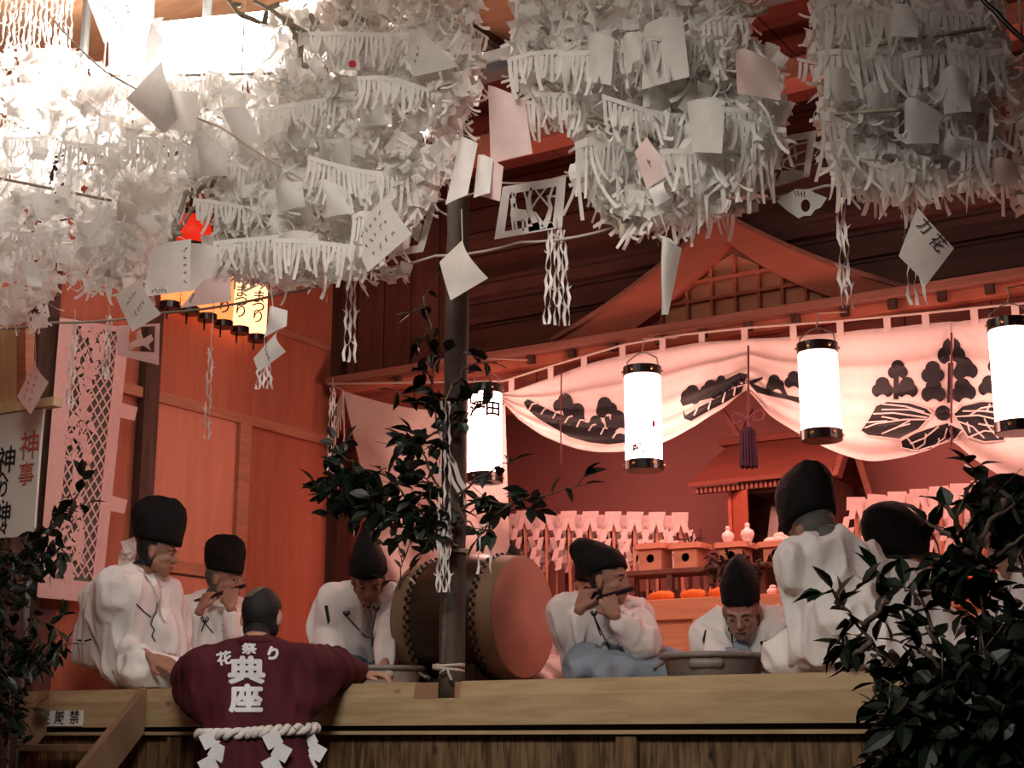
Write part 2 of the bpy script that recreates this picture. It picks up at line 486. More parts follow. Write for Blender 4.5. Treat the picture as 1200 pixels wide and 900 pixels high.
# ceilings
ZC = 4.25
CY = atz(600, 86, ZC).y
b = B(); box(b, (-9, -7, ZC+.1), (4, CY, ZC+.16)); struct('ceiling', b, M['plyceil'])
b = B(); box(b, (-9, CY, ZC+.42), (4, YE+.3, ZC+.5)); struct('ceiling', b, M['ceilred'])
b = B(); box(b, (-9, CY-.02, ZC+.08), (4, CY+.02, ZC+.46)); struct('trim_30', b, M['ceilred'])
# dark batten across the plywood, and the reddish beams beyond the lamp rail
p, q = atz(556, 32, ZC+.08), atz(622, 78, ZC+.08)
b = B(); beam(b, p+(p-q)*4, Vector((q.x, CY, q.z)), .035, .05); struct('trim_31', b, M['post'])
p = atz(620, 0, ZC+.06)
yb = 1.15; z1 = aty(950, 62, yb).z
b = B(); box(b, (-6, yb, z1-.1), (4, yb+.16, z1+.0), .004); struct('trim_32', b, M['eave'])
yb = 2.0; z1 = aty(1150, 8, yb).z
b = B(); box(b, (-6, yb, z1-.22), (4, yb+.12, z1), .004); struct('trim_33', b, M['ceilred'])
# a side beam running into the depth, seen in the gap between the paper masses
p = atx(760, 232, -3.0)
b = B(); prism(b, [(-3.62, CY+.05, 3.62), (-3.62, YE+.15, 3.62), (-3.62, YE+.15, 3.95), (-3.62, CY+.05, 3.95)], (.1, 0, 0)); 
b.free()
# lamp rail along the ceiling edge: grey casing with a white top
def rail_lamp(name, px0, px1, label):
    x0 = atz(px0, 86, ZC).x; x1 = x0
    x0 = aty(px0, 90, CY-.12).x; x1 = aty(px1, 40 if px1 > 800 else 88, CY-.12).x
    z = ZC+.0
    t = thing(name, label, 'lamp', ((x0+x1)/2, CY-.12, z))
    b = B(); box(b, (x0, CY-.19, z-.01), (x1, CY-.05, z+.05), .006); flush('lamp_cover', b, M['metalwh'], t)
    b = B(); box(b, (x0+.01, CY-.175, z-.055), (x1-.01, CY-.065, z-.01), .004); flush('lamp_casing', b, M['metalgr'], t)
    b = B(); 
    for xx in (x0+.12, x1-.12): tube(b, [(xx, CY-.12, z+.05), (xx, CY-.12, ZC+.1)], .012)
    split_parts('bracket', b, M['metalgr'], t)
rail_lamp('ceiling_lamp', 872, 962, 'long unlit grey lamp with white top under the plywood ceiling at upper right')
rail_lamp('ceiling_lamp', 520, 612, 'short grey and white lamp casing in the gap left of the middle paper mass')

# eave: cornice with dentil-like rafter ends and the big curved fascia
b = B()
box(b, (XW+.09, YE-.12, ZE+.0), (XR+.5, YE+.15, ZE+.05), .004)
struct('trim_40', b, M['eavedk'])
b = B(); box(b, (XW+.09, YE-.05, ZE-.06), (XR+.5, YE+.14, ZE), .003); struct('trim_41', b, M['eave'])
b = B(); box(b, (XW+.09, YE+.02, ZE-.30), (XR+.5, YE+.12, ZE-.06), .003); struct('trim_42', b, M['ceilred'])
pxs = [467, 552, 623, 671, 720, 773, 824, 877, 933, 990, 1046, 1104, 1160]
for k, px in enumerate(pxs):
    x = aty(px, 445-(px-400)*.145, YE-.06).x
    b = B(); box(b, (x-.022, YE-.085, ZE-.05), (x+.022, YE-.03, ZE-.002)); struct('trim_%d' % (50+k), b, M['post'])
# gable (dormer) with its two sloping boards and lattice panel
yg = YE-.02
def gp(px, py, y=yg): return aty(px, py, y)
apexT, apexB = gp(846, 252), gp(851, 283)
L0, L1 = gp(648, 402), gp(722, 398)
R0, R1 = gp(1085, 345), gp(1010, 357)
def cv(a, c, sag, n=10):
    return [a.lerp(c, i/n)+Vector((0, 0, -sag*4*(i/n)*(1-i/n))) for i in range(n+1)]
g = thing('gable_roof', 'red brown curved gable over the sanctuary eave with small latticed panel', 'gable', (apexT.x, yg, ZE))
for (a0, a1, c0, c1) in ((apexT, apexB, L0, L1), (apexT, apexB, R0, R1)):
    up_, lo = cv(a0, c0, .05), cv(a1, c1, .055)
    b = B()
    for i in range(10):
        prism(b, [up_[i], up_[i+1], lo[i+1], lo[i]], (0, .1, 0))
    flush('bargeboard', b, M['eave'], g)
    b = B()
    for i in range(10):
        u = up_[i]; v = up_[i+1]
        prism(b, [u+Vector((0, -.03, .028)), v+Vector((0, -.03, .028)), v+Vector((0, -.03, 0)), u+Vector((0, -.03, 0))], (0, .22, 0))
    flush('roof_edge', b, M['eavedk'], g)
b = B(); prism(b, [gp(851, 283, yg+.09), gp(722, 398, yg+.09), gp(1010, 357, yg+.09)], (0, .04, 0)); flush('gable_board', b, M['eavedk'], g)
b = B()
for px, py in ((776, 350), (806, 333), (834, 315), (861, 300), (889, 312), (917, 325), (945, 337)):
    p = gp(px, py, yg+.07); 
    box(b, (p.x-.009, yg+.05, ZE+.05), (p.x+.009, yg+.09, p.z))
for k, (pa, pb) in enumerate((((762, 362), (965, 333)), ((806, 333), (935, 316)))):
    p, q = gp(*pa, yg+.06), gp(*pb, yg+.06); q.z = p.z
    beam(b, p, q, .03, .018)
flush('lattice', b, M['eave'], g)
b = B(); p, q = gp(775, 385, yg+.085), gp(965, 352, yg+.085)
prism(b, [Vector((p.x, yg+.085, ZE+.05)), Vector((q.x+.02, yg+.085, ZE+.05)), gp(955, 335, yg+.085), gp(858, 298, yg+.085), gp(770, 350, yg+.085)], (0, .01, 0))
flush('lattice_panel', b, M['altar'], g)

# ================================================================ CURTAINS
def ybulge(u, v, A=.03, n=2.0):
    return 0
YC = YE-.13
def lerp(a, c, t): return a+(c-a)*t
def interp(tab, x):
    for (x0, y0), (x1, y1) in zip(tab, tab[1:]):
        if x <= x1:
            t = (x-x0)/(x1-x0) if x1 > x0 else 0
            return y0+(y1-y0)*max(0, min(1, t))
    return tab[-1][1]
def smoothtab(tab):   # catmull-rom densify
    out = []
    n = len(tab)
    for i in range(n-1):
        p0, p1, p2, p3 = tab[max(i-1, 0)], tab[i], tab[i+1], tab[min(i+2, n-1)]
        for k in range(6):
            t = k/6
            x = p1[0]+(p2[0]-p1[0])*t
            y = .5*((2*p1[1])+(-p0[1]+p2[1])*t+(2*p0[1]-5*p1[1]+4*p2[1]-p3[1])*t*t+(-p0[1]+3*p1[1]-3*p2[1]+p3[1])*t**3)
            out.append((x, y))
    out.append(tab[-1]); return out
def swag(top, bot, nu=90, nv=34, hem=(.50, .06, 4.2), flute=.012, seed=1, topfold=.018):
    top, bot = smoothtab(top), smoothtab(bot)
    x0, x1 = top[0][0], top[-1][0]
    bm = B(); rows = []
    for i in range(nu+1):
        px = x0+(x1-x0)*i/nu
        ty_, by = interp(top, px), interp(bot, px)
        row = []
        for j in range(nv+1):
            v = j/nv
            p = aty(px, ty_+(by-ty_)*v, YC)
            y = 0
            if v > hem[0]:
                w = (v-hem[0])/(1-hem[0]); y -= hem[1]*(.3+.7*w)*abs(math.sin(w*PI*hem[2]*.5+.2))
            if v < .3: y -= topfold*math.sin(v/.3*PI*2+.6)
            y += flute*noise.noise(Vector((px*.02+seed*5, v*1.2, seed)))*2
            p.y += y
            row.append(bm.verts.new(p))
        rows.append(row)
    for a, c in zip(rows, rows[1:]):
        for j in range(nv): bm.faces.new((a[j], a[j+1], c[j+1], c[j]))
    bm.normal_update()
    return bm
ct = thing('festival_curtain', 'white curtain with black paulownia crests swagged under the eave above the altar', 'curtain', tuple(aty(880, 470, YC)))
tops = [(585, 462), (640, 445), (700, 424), (780, 408), (875, 398), (960, 392), (1050, 384), (1130, 376), (1230, 366)]
bots = [(585, 468), (610, 492), (640, 512), (680, 527), (720, 531), (770, 523), (820, 500), (850, 480), (877, 458), (905, 488), (940, 510), (980, 530), (1020, 541), (1060, 537), (1090, 529), (1115, 517), (1145, 540), (1180, 562), (1230, 580)]
trees = []; allc = B()
def between(t, a, c): return [q for q in t if a <= q[0] <= c]
for k, (a, c) in enumerate(((585, 877), (877, 1115), (1115, 1230))):
    tp = [(a, interp(tops, a))]+[q for q in tops if a < q[0] < c]+[(c, interp(tops, c))]
    bm = swag(tp, between(bots, a, c), seed=k+1, nu=80 if k < 2 else 40)
    cp_ = bm.copy(); merge(allc, cp_)
    flush('curtain_panel', bm, M['cloth'], ct, smooth=True)
allt = bvh_of(allc); allc.free(); trees = [allt]*3
# loops holding the curtain to a cord
b = B()
lp = []
for px in (600, 646, 685, 730, 777, 823, 873, 930, 985, 1040, 1085, 1142, 1190):
    p = aty(px, interp(tops, px)-7, YC-.01); lp.append(p)
    box(b, (p.x-.018, YC-.02, p.z-.05), (p.x+.018, YC-.012, p.z+.03))
flush('curtain_loop', b, M['cloth'], ct)['kind'] = 'stuff'
b = B(); tube(b, [aty(385, 450, YC-.02)]+[aty(px, interp(tops, px)-14, YC-.02) for px in (590, 650, 730, 800, 877, 980, 1080, 1142, 1230)], .007)
flush('cord', b, M['string'], ct)

def crest(polys, veins, tree, subd=.02, outl=()):
    veins = list(veins)+[list(polys[i])+[polys[i][0]] for i in outl]
    b = B()
    for pl in polys:
        t = B()
        w = [aty(x, y, YC-.4) for x, y in pl]
        f = t.faces.new([t.verts.new(p) for p in w])
        bmesh.ops.triangulate(t, faces=[f]); fan_subdiv(t, subd)
        for v in t.verts:
            d_ = (v.co-CAM).normalized(); h = tree.ray_cast(CAM, d_); v.co = h[0]-d_*.005 if h[0] is not None else Vector((0, 0, -50))
        bmesh.ops.delete(t, geom=[v for v in t.verts if v.co.z < -40], context='VERTS')
        merge(b, t)
    flush('crest', b, M['ink'], ct)
    b = B()
    for ln in veins:
        pts = []
        for (x0, y0), (x1, y1) in zip(ln, ln[1:]):
            for k in range(4): pts.append((x0+(x1-x0)*k/4, y0+(y1-y0)*k/4))
        pts.append(ln[-1])
        ws = []
        for x, y in pts:
            d_ = ray(x, y).normalized(); h = tree.ray_cast(CAM, d_)
            if h[0]: ws.append(h[0]-d_*.008)
        if len(ws) > 1: tube(b, ws, .005, 4)
    if len(b.verts): flush('crest_vein', b, M['cloth'], ct)
    else: b.free()
def floret(cx, cy, s, a=0, n=18):
    """three-lobed blossom, a = direction of the stem end (radians, 0 = stem below)"""
    pts = []
    for k in range(n*2):
        t = 2*PI*k/(n*2)
        r = s*(.72+.30*abs(math.cos(1.5*(t-PI/2))))
        d = abs(((t-(-PI/2)+PI) % (2*PI))-PI)
        if d < .5: r *= .75
        x, y = r*math.cos(t), -r*math.sin(t)
        pts.append((cx+x*math.cos(a)-y*math.sin(a), cy+x*math.sin(a)+y*math.cos(a)))
    return pts
def c6(l): return [(800+x/3, 300+y/3) for x, y in l]
def c5(l): return [(400+x/3, 300+y/3) for x, y in l]
def stem(x0, y0, x1, y1, w=3): return [(x0-w, y0), (x0+w, y0), (x1+w, y1), (x1-w, y1)]
# right-hand full crest
P = [floret(1115, 413, 17), floret(1093, 437, 14), floret(1131, 433, 15, -.2), floret(1094, 459, 15), floret(1129, 458, 15, -.2),
     floret(1052, 434, 12), floret(1034, 455, 13), floret(1063, 455, 13), stem(1114, 425, 1113, 472, 3), stem(1050, 440, 1050, 468, 3),
     floret(1169, 427, 12), floret(1159, 453, 13), floret(1188, 450, 13), stem(1174, 440, 1172, 468, 3),
     c6([(880, 555), (860, 535), (800, 515), (720, 510), (680, 525), (655, 570), (625, 615), (650, 632), (760, 645), (830, 610)]),
     c6([(880, 600), (820, 620), (765, 650), (770, 675), (840, 690), (900, 682), (960, 645), (985, 610), (930, 585)]),
     c6([(950, 555), (985, 525), (1050, 510), (1115, 512), (1130, 560), (1150, 610), (1130, 650), (1060, 655), (1000, 635)]),
     [(1105+9*math.cos(t*.35), 484+9*math.sin(t*.35)) for t in range(18)]]
V = [c6([(875, 560), (800, 540), (700, 540)]), c6([(875, 575), (780, 575), (680, 590), (640, 605)]), c6([(760, 575), (700, 565)]), c6([(800, 578), (740, 610)]),
     c6([(900, 600), (850, 640), (800, 660)]), c6([(930, 605), (920, 640), (890, 665)]), c6([(855, 625), (850, 660), (820, 680)]), c6([(900, 640), (905, 675)]),
     c6([(960, 565), (1040, 560), (1130, 580)]), c6([(965, 580), (1020, 600), (1060, 640)]), c6([(1010, 560), (1050, 535), (1110, 525)]), c6([(1040, 590), (1100, 600), (1140, 620)]),
     c6([(880, 530), (885, 545)]), c6([(1000, 585), (1010, 620)])]
V += [c6([(670, 555), (740, 552), (860, 568)]), c6([(650, 585), (720, 580)]), c6([(700, 625), (760, 600), (800, 590)]), c6([(700, 520), (780, 528), (850, 548)]),
      c6([(790, 640), (810, 665), (815, 680)]), c6([(1080, 520), (1070, 545)]), c6([(1060, 570), (1075, 600), (1110, 640)]), c6([(985, 545), (1060, 545), (1130, 555)]), c6([(1000, 640), (1060, 615), (1120, 620)])]
crest(P, V, allt, outl=(13, 14, 15, 16))
# left swag: crest drawn out along the fold
P = [c5([(640, 515), (655, 503), (690, 520), (740, 555), (790, 585), (840, 605), (900, 625), (1003, 630), (1003, 655), (940, 662), (870, 655), (800, 635), (740, 600), (690, 570), (655, 540)]),
     floret(661, 474, 13, .2), floret(674, 485, 13, .5), stem(662, 480, 668, 502, 3), floret(710, 478, 13, -.3), floret(698, 498, 11), floret(725, 494, 13, -.2), stem(711, 488, 715, 508, 3)]
V = [c5([(660+i*42, 545+i*14-abs(i-4)*1), (672+i*42, 520+i*14+ (5 if i % 2 else 0)), (690+i*41, 517+i*15)]) for i in range(8)]
crest(P, V, trees[0])
# second crest, halved by the knot
P = [c6([(0, 560-20), (10, 560), (60, 530), (120, 500), (170, 470), (215, 455), (205, 480), (150, 515), (90, 545), (30, 580), (5, 572)]),
     floret(810, 463, 12, .3), floret(832, 457, 12, .2), floret(845, 448, 8), c6([(140, 440), (200, 410), (225, 415), (225, 450), (165, 460)]),
     [(797, 470), (800, 460), (830, 455), (860, 445), (870, 448), (850, 462), (820, 470), (800, 476)]]
crest(P, [c6([(40, 560), (55, 530)]), c6([(90, 540), (100, 505)]), c6([(140, 515), (150, 480)]), c6([(180, 490), (185, 460)])], trees[0])
P = [c6([(228, 440), (280, 425), (282, 432), (250, 450), (300, 470), (350, 485), (425, 500), (425, 522), (370, 505), (300, 490), (260, 480)]),
     floret(908, 450, 11, -.2), floret(930, 446, 11), stem(915, 452, 920, 463, 3)]
crest(P, [], trees[1])
# cords that tie the swags up, with bow
b = B(); tube(b, [aty(877, 405, YC-.05), aty(877, 458, YC-.06)], .006); tube(b, [aty(1115, 390, YC-.05), aty(1115, 522, YC-.06)], .006)
tube(b, [aty(658, 432, YC-.05), aty(657, 500, YC-.06), aty(658, 545, YC-.06)], .004)
split_parts('tie_cord', b, M['redstring'], ct)
# tassel
tp = aty(877, 530, YC-.08)
ts = thing('cord_tassel', 'dark purple tassel on a bow knotted cord in front of the small shrine', 'tassel', tuple(aty(877, 548, YC-.08)))
b = B()
c = aty(877, 490, YC-.08)
tube(b, [aty(877, 455, YC-.08), c], .008)
for s in (-1, 1):
    tube(b, [c+Vector((s*.0, 0, 0))]+[c+Vector((s*(.02+.07*math.sin(t)), 0, .03*math.sin(2*t)+.008)) for t in [k*PI/8 for k in range(1, 9)]]+[c], .007)
    tube(b, [c, c+Vector((s*.05, 0, -.02)), c+Vector((s*.075, -.0, -.012))], .005)
ball(b, c, .018); tube(b, [c, c+Vector((0, 0, -.06))], .01)
flush('bow', b, M['redstring'], ts)
b = B(); z0 = aty(877, 503, YC-.08).z; z1 = aty(877, 547, YC-.08).z
lathe(b, [(.02, z0-tp.z+.01), (.036, z0-tp.z-.005), (.038, -.03), (.046, z1-tp.z+.02), (.044, z1-tp.z)], 20, Matrix.Translation(tp))
for k in range(20):
    a = k*PI/10; r = .044
    tube(b, [tp+Vector((r*.85*math.cos(a), r*.85*math.sin(a), z0-tp.z-.01)), tp+Vector((r*math.cos(a), r*math.sin(a), z1-tp.z-.006*(k % 2)))], .006, 5)
flush('tassel_skirt', b, M['tassel'], ts)
# white cloth tied back at the left end
def sheet(pxy, nu, nv, yf_):
    bm = B(); g_ = []
    (tl, tr, bl, br) = pxy
    for i in range(nu+1):
        u = i/nu; row = []
        for j in range(nv+1):
            v = j/nv
            x = lerp(lerp(tl[0], tr[0], u), lerp(bl[0], br[0], u), v); y = lerp(lerp(tl[1], tr[1], u), lerp(bl[1], br[1], u), v)
            x += yf_(u, v)[1]; y += yf_(u, v)[2]
            row.append(bm.verts.new(aty(x, y, YC+yf_(u, v)[0])))
        g_.append(row)
    for a, c in zip(g_, g_[1:]):
        for j in range(nv): bm.faces.new((a[j], a[j+1], c[j+1], c[j]))
    bm.normal_update(); return bm
bm = sheet(((402, 458), (592, 474), (455, 690), (598, 676)), 70, 40,
           lambda u, v: (.035*math.sin(u*13+v*4+1.3*math.sin(v*3))*(.25+v)+.02*math.sin((u-v)*17)*v, 0 if u > .01 else 0, (14*math.sin(PI*u))*(1-v)))
single('side_curtain', bm, M['cloth'], 'plain white curtain hanging at the left corner of the sanctuary', 'curtain', smooth=True)
b = B()
p = aty(402, 458, YC-.03)
tube(b, [atx(384, 448, XW+.1), p], .006)
for s in range(4):
    tube(b, [p, p+Vector((-.02-.012*s, 0, -.1)), p+Vector((.01-.02*s, 0, -.2-.05*s)), p+Vector((-.01*s, -.01, -.1)), p], .004, 5)
tube(b, [p, p+Vector((.02, 0, -.3)), p+Vector((-.02, 0, -.6)), p+Vector((0, 0, -.8))], .005)
single('curtain_cord', b, M['string'], 'looped cord tied at the top of the plain white side curtain', 'cord')

# ================================================================ LANTERNS
def chochin(px, pt, pb, label, y=2.0, txt=None, lower=None, r=.097, rot=0, side=None):
    top, bot = aty(px, pt, y), aty(px, pb, y); h = top.z-bot.z
    t = thing('paper_lantern', label, 'lantern', tuple(bot), rot, 'white paper lanterns under the eave')
    cap = .052; cb = .055
    b = B(); n = 26; prof = []
    for k in range(n*2+1):
        z = cb+(h-cap-cb)*k/(n*2)
        prof.append((r*(1 if k % 2 else .985), z))
    lathe(b, prof, 32); flush('lantern_shade', b, M['lanwhite'], t, world=False, smooth=True)
    for nm, z0, z1, col in (('top_ring', h-cap, h, 'lacq'), ('bottom_ring', 0, cb, 'lacq')):
        b = B(); lathe(b, [(r*.99, z0), (r*1.05, z0+.002), (r*1.05, z1-.002), (r*1.0, z1), (r*.9, z1), (r*.88, z0+.01), (r*.5, z0+.008)] if nm == 'top_ring' else
                       [(r*.98, z1), (r*1.06, z1-.003), (r*1.06, z0+.002), (r*1.0, z0), (r*.3, z0)][::-1], 32)
        ring = flush(nm, b, M[col], t, world=False, smooth=False)
        b = B()
        for a in range(6): ball(b, (r*1.06*math.cos(a*PI/3-.6), r*1.06*math.sin(a*PI/3-.6), (z0+z1)/2), (.01, .01, .01), 1)
        split_parts('stud', b, M['gold'], ring, world=False)
    b = B()
    tube(b, [(-r, 0, h-.01), (-r*.9, 0, h+.04), (-r*.3, 0, h+.075), (0, 0, h+.08), (r*.3, 0, h+.075), (r*.9, 0, h+.04), (r, 0, h-.01)], .004, 5)
    tube(b, [(0, 0, h+.08), (.01, .0, h+.12), (0, .01, h+.16), (0, YE-.03-y, ZE-bot.z-.02)], .004, 5)
    flush('hanger', b, M['string'], t, world=False)
    if rot == 0:
        cyl = B(); lathe(cyl, [(r*1.004, 0), (r*1.004, h)], 48); tr = bvh_of(cyl); cyl.free()
        vd = Vector((-bot.x, CAM.y-y, 0)).normalized(); sx = Vector((0, 0, 1)).cross(vd)
        marks = ([(txt, .088, 0, h*.72)] if txt else [])+([(lower, .06, -.03, cb+.045)] if lower else [])
        for s, sz, ox, z in marks:
            tb = text(s, sz, 0, .0035 if s == txt else .0028, space=.9); fan_subdiv(tb, .02)
            tb.transform(frame_mtx(vd*.3+sx*ox+Vector((0, 0, z)), sx, (0, 0, 1)))
            project(tb, tr, -vd, .002)
            flush('lantern_writing', tb, M['ink'], t, world=False)
        if side:
            rb = B(); ball(rb, vd*.094+sx*.062*1+Vector((0, 0, h*.42)), (.012, .012, .02), 2); 
            for v in rb.verts:
                q = Vector((v.co.x, v.co.y, 0)); q = q.normalized()*(r*1.01); v.co.x, v.co.y = q.x, q.y
            flush('red_mark', rb, M['reddot'], t, world=False)
    return t
chochin(755, 430, 552, 'white glowing lantern hanging second from the left, a small red mark on it', lower='蛇', side=True)
chochin(963, 402, 517, 'white glowing lantern hanging just right of the dark purple tassel')
chochin(568, 452, 566, 'white glowing lantern just right of the bark pole, black writing near its top', txt='澤田')
chochin(1193, 374, 508, 'white glowing lantern cut by the right edge of the photo')
# row of small orange lanterns on the left wall
lr = [(199, 300, 362, 0), (222, 300, 368, 0), (243, 300, 376, 0), (262, 318, 384, 0), (281, 322, 391, 1), (301, 326, 400, 1)]
XL = XW+.14
for k, (px, pt, pb, br) in enumerate(lr):
    top, bot = atx(px, pt, XL), atx(px, pb, XL); h = top.z-bot.z; r = .062
    lab = ['leftmost small orange lantern in the row on the left wall', 'second small orange lantern from the left in the wall row',
           'third small orange lantern from the left in the wall row', 'fourth small orange lantern from the left in the wall row',
           'bright orange lantern second from the right in the wall row', 'bright orange lantern at the right end of the wall row'][k]
    t = thing('orange_lantern', lab, 'lantern', tuple(bot), 0, 'small orange lanterns on the left wall')
    b = B(); lathe(b, [(r*.9*(1 if j % 2 else .97)*(1-.25*abs(j/20-.5)**2*4*.3), .035+(h-.06)*j/20) for j in range(21)], 24)
    flush('lantern_shade', b, M['lanora2' if br else 'lanora'], t, world=False, smooth=True)
    for nm, z0, z1 in (('top_ring', h-.03, h), ('bottom_ring', 0, .038)):
        b = B(); lathe(b, [(r*.3, z0), (r*.92, z0), (r*.92, z1), (r*.3, z1)], 24); flush(nm, b, M['lacq'], t, world=False)
    b = B(); tube(b, [(-r, .04, -.04), (-r, .04, h+.05), (-r-.03, .04, h+.1)], .006)
    tube(b, [(0, 0, h), (0, 0, h+.06), (-.14, 0, h+.07)], .005)
    flush('hanger', b, M['lacq'], t, world=False)
    if k >= 2:
        cyl = B(); lathe(cyl, [(r*.93, 0), (r*.93, h)], 32); tr = bvh_of(cyl); cyl.free()
        vd = Vector((-bot.x, CAM.y-bot.y, 0)).normalized(); sx = Vector((0, 0, 1)).cross(vd)
        tb = text('ま\nつ\nり' if br or k == 3 else 'り', .088 if br else .09, 0, .001, space=.72); fan_subdiv(tb, .02)
        tb.transform(frame_mtx(vd*.3+Vector((0, 0, h*.5)), sx, (0, 0, 1))); project(tb, tr, -vd, .002)
        flush('lantern_writing', tb, M['ink'], t, world=False)
p = atx(222, 287, XL+.25)
t = thing('red_lantern', 'round red lantern with black lower ring half hidden behind hanging papers', 'lantern', tuple(p))
b = B(); lathe(b, [(.05, .17), (.08, .16), (.11, .12), (.12, .07), (.115, .03), (.09, .0)][::-1], 28); flush('lantern_shade', b, M['lanred'], t, world=False, smooth=True)
b = B(); lathe(b, [(.085, -.02), (.09, -.02), (.09, .005), (.085, .005)], 28); tube(b, [(-.09, 0, 0), (-.06, -.07, .04), (0, -.1, .055), (.06, -.07, .045), (.09, 0, 0)], .005); flush('ring', b, M['lacq'], t, world=False)
b = B(); lathe(b, [(.04, .17), (.05, .17), (.05, .2), (.01, .21), (.006, .8)], 16); flush('cap', b, M['lacq'], t, world=False)
# ================================================================ PEOPLE
M['thin'] = mat('thinning hair', (.10, .085, .06), .5, bump=.3, bscale=200)
Z = Vector((0, 0, 1))
def hpts(bm, *pts):
    hull(bm, [(p.x, p.y, p.z, r) for p, r in pts])
def head_mtx(c, fwd, pitch, roll=0):
    """columns right, forward, up; pitch > 0 looks down"""
    f = Vector((fwd.x, fwd.y, 0)).normalized(); r = f.cross(Z)
    f2 = (Matrix.Rotation(-pitch, 3, r) @ f); u = r.cross(f2)
    if roll:
        q = Matrix.Rotation(roll, 3, f2); r = q @ r; u = q @ u
    m = Matrix((r, f2, u)).transposed().to_4x4(); m.translation = c; return m
def head_geo(bm, m, s=1.0):
    t = B()
    ball(t, (0, -.012, .03), (.074, .092, .086), 3)
    hull(t, [(0, .03, -.02, .058), (.022, .05, -.06, .03), (-.022, .05, -.06, .03), (0, .062, -.088, .022), (.045, 0, -.05, .024), (-.045, 0, -.05, .024), (0, -.03, 0, .06)])
    for s_ in (-1, 1):
        hull(t, [(s_*.034, .062, -.02, .021), (s_*.045, .04, -.03, .02)])
        ball(t, (s_*.077, -.006, -.006), (.010, .019, .031), 2)
        hull(t, [(s_*.014, .08, .026, .010), (s_*.045, .066, .028, .010)])
        hull(t, [(s_*.03, .072, .006, .011), (s_*.032, .07, .006, .011)])
    hull(t, [(0, .082, .018, .009), (0, .104, -.020, .011), (.012, .088, -.026, .009), (-.012, .088, -.026, .009)])
    hull(t, [(.018, .080, -.050, .007), (-.018, .080, -.050, .007), (0, .088, -.050, .008)])
    hull(t, [(.014, .078, -.062, .008), (-.014, .078, -.062, .008), (0, .084, -.062, .008)])
    merge(bm, t, m @ Matrix.Scale(s, 4))
def hand(bm, w, d, n, side=1, curl=.7, s=1.0, spread=.0):
    """w wrist, d direction of the fingers, n back of the hand; side=+1: thumb on d x n side"""
    d = d.normalized(); n = (n-d*n.dot(d)).normalized(); x = d.cross(n)*side
    P = lambda a, b_, c_: w+x*a*s+d*b_*s+n*c_*s
    hpts(bm, (P(.022, .02, 0), .014*s), (P(-.022, .02, 0), .014*s), (P(.033, .085, 0), .011*s), (P(-.033, .082, -.004), .011*s))
    for k, (ax, ln) in enumerate(((.033, .072), (.011, .08), (-.011, .076), (-.033, .06))):
        p = P(ax, .086, 0); ang = 0; pts = [(p, .0092*s)]
        dd = d+x*(ax*spread)
        for j in range(3):
            ang += curl*(.75 if j == 0 else 1)+k*.05
            st = dd*math.cos(ang)-n*math.sin(ang)
            p = p+st*ln*s*(.42, .32, .26)[j]; pts.append((p, (.0088, .0082, .0072)[j]*s))
        for q in zip(pts, pts[1:]): hpts(bm, *q)
    p0 = P(.026, .03, -.004); p1 = P(.055, .055, -.014); p2 = P(.058, .085, -.024)
    hpts(bm, (p0, .014*s), (p1, .0105*s)); hpts(bm, (p1, .0105*s), (p2, .0085*s))
def eboshi(kind='tall', s=1.0):
    b = B(); seg = 36
    if kind == 'tall':
        prof = [(.045, .084, .100, 0), (.075, .087, .108, -.003), (.12, .084, .118, -.008), (.165, .072, .122, -.012), (.20, .054, .114, -.014), (.225, .034, .094, -.014), (.243, .016, .06, -.012), (.249, .004, .02, -.012)]
    elif kind == 'cone':
        prof = [(.045, .084, .100, 0), (.09, .078, .10, -.01), (.14, .056, .09, -.03), (.19, .03, .07, -.055), (.225, .014, .045, -.075), (.24, .004, .012, -.085)]
    elif kind == 'bent':
        prof = [(.045, .084, .10, 0), (.08, .086, .108, -.004), (.12, .082, .108, -.02), (.16, .066, .092, -.045), (.20, .05, .07, -.07), (.23, .036, .05, -.085), (.245, .012, .02, -.09)]
    else:  # folded: wide soft cap whose top falls to the back with a corner
        prof = [(.03, .086, .105, 0), (.07, .09, .118, -.006), (.11, .092, .130, -.012), (.15, .084, .134, -.016), (.185, .066, .120, -.018), (.21, .042, .088, -.016), (.222, .012, .03, -.014)]
    rings = []
    for z, rx, ry, oy in prof:
        rings.append([b.verts.new((rx*s*math.copysign(abs(math.cos(2*PI*k/seg))**.9, math.cos(2*PI*k/seg)), (oy+ry*math.sin(2*PI*k/seg))*s, z*s+(.012*math.sin(2*PI*k/seg+PI) if z < .06 else 0)+.0)) for k in range(seg)])
    for a, c in zip(rings, rings[1:]):
        for k in range(seg): b.faces.new((a[k], a[(k+1) % seg], c[(k+1) % seg], c[k]))
    b.faces.new(rings[0][::-1]); b.faces.new(rings[-1])
    bmesh.ops.subdivide_edges(b, edges=list(b.edges), cuts=1, use_grid_fill=True)
    b.normal_update()
    for v in b.verts:
        if v.co.z > .07*s: v.co += v.normal*.006*noise.noise(v.co*22)
    return b
def camhit(tree, px, py, off=.003):
    d = ray(px, py).normalized(); h = tree.ray_cast(CAM, d)
    return None if h[0] is None else h[0]-d*off
def pxline(tree, pts, r, dens=4, off=None):
    out = []
    for (x0, y0), (x1, y1) in zip(pts, pts[1:]):
        n = max(1, int(math.hypot(x1-x0, y1-y0)/dens))
        for k in range(n):
            h = camhit(tree, x0+(x1-x0)*k/n, y0+(y1-y0)*k/n, r*.6 if off is None else off)
            if h is not None and (not out or (h-out[-1]).length < .15): out.append(h)
    h = camhit(tree, *pts[-1], r*.6 if off is None else off)
    if h is not None and out and (h-out[-1]).length < .15: out.append(h)
    return out
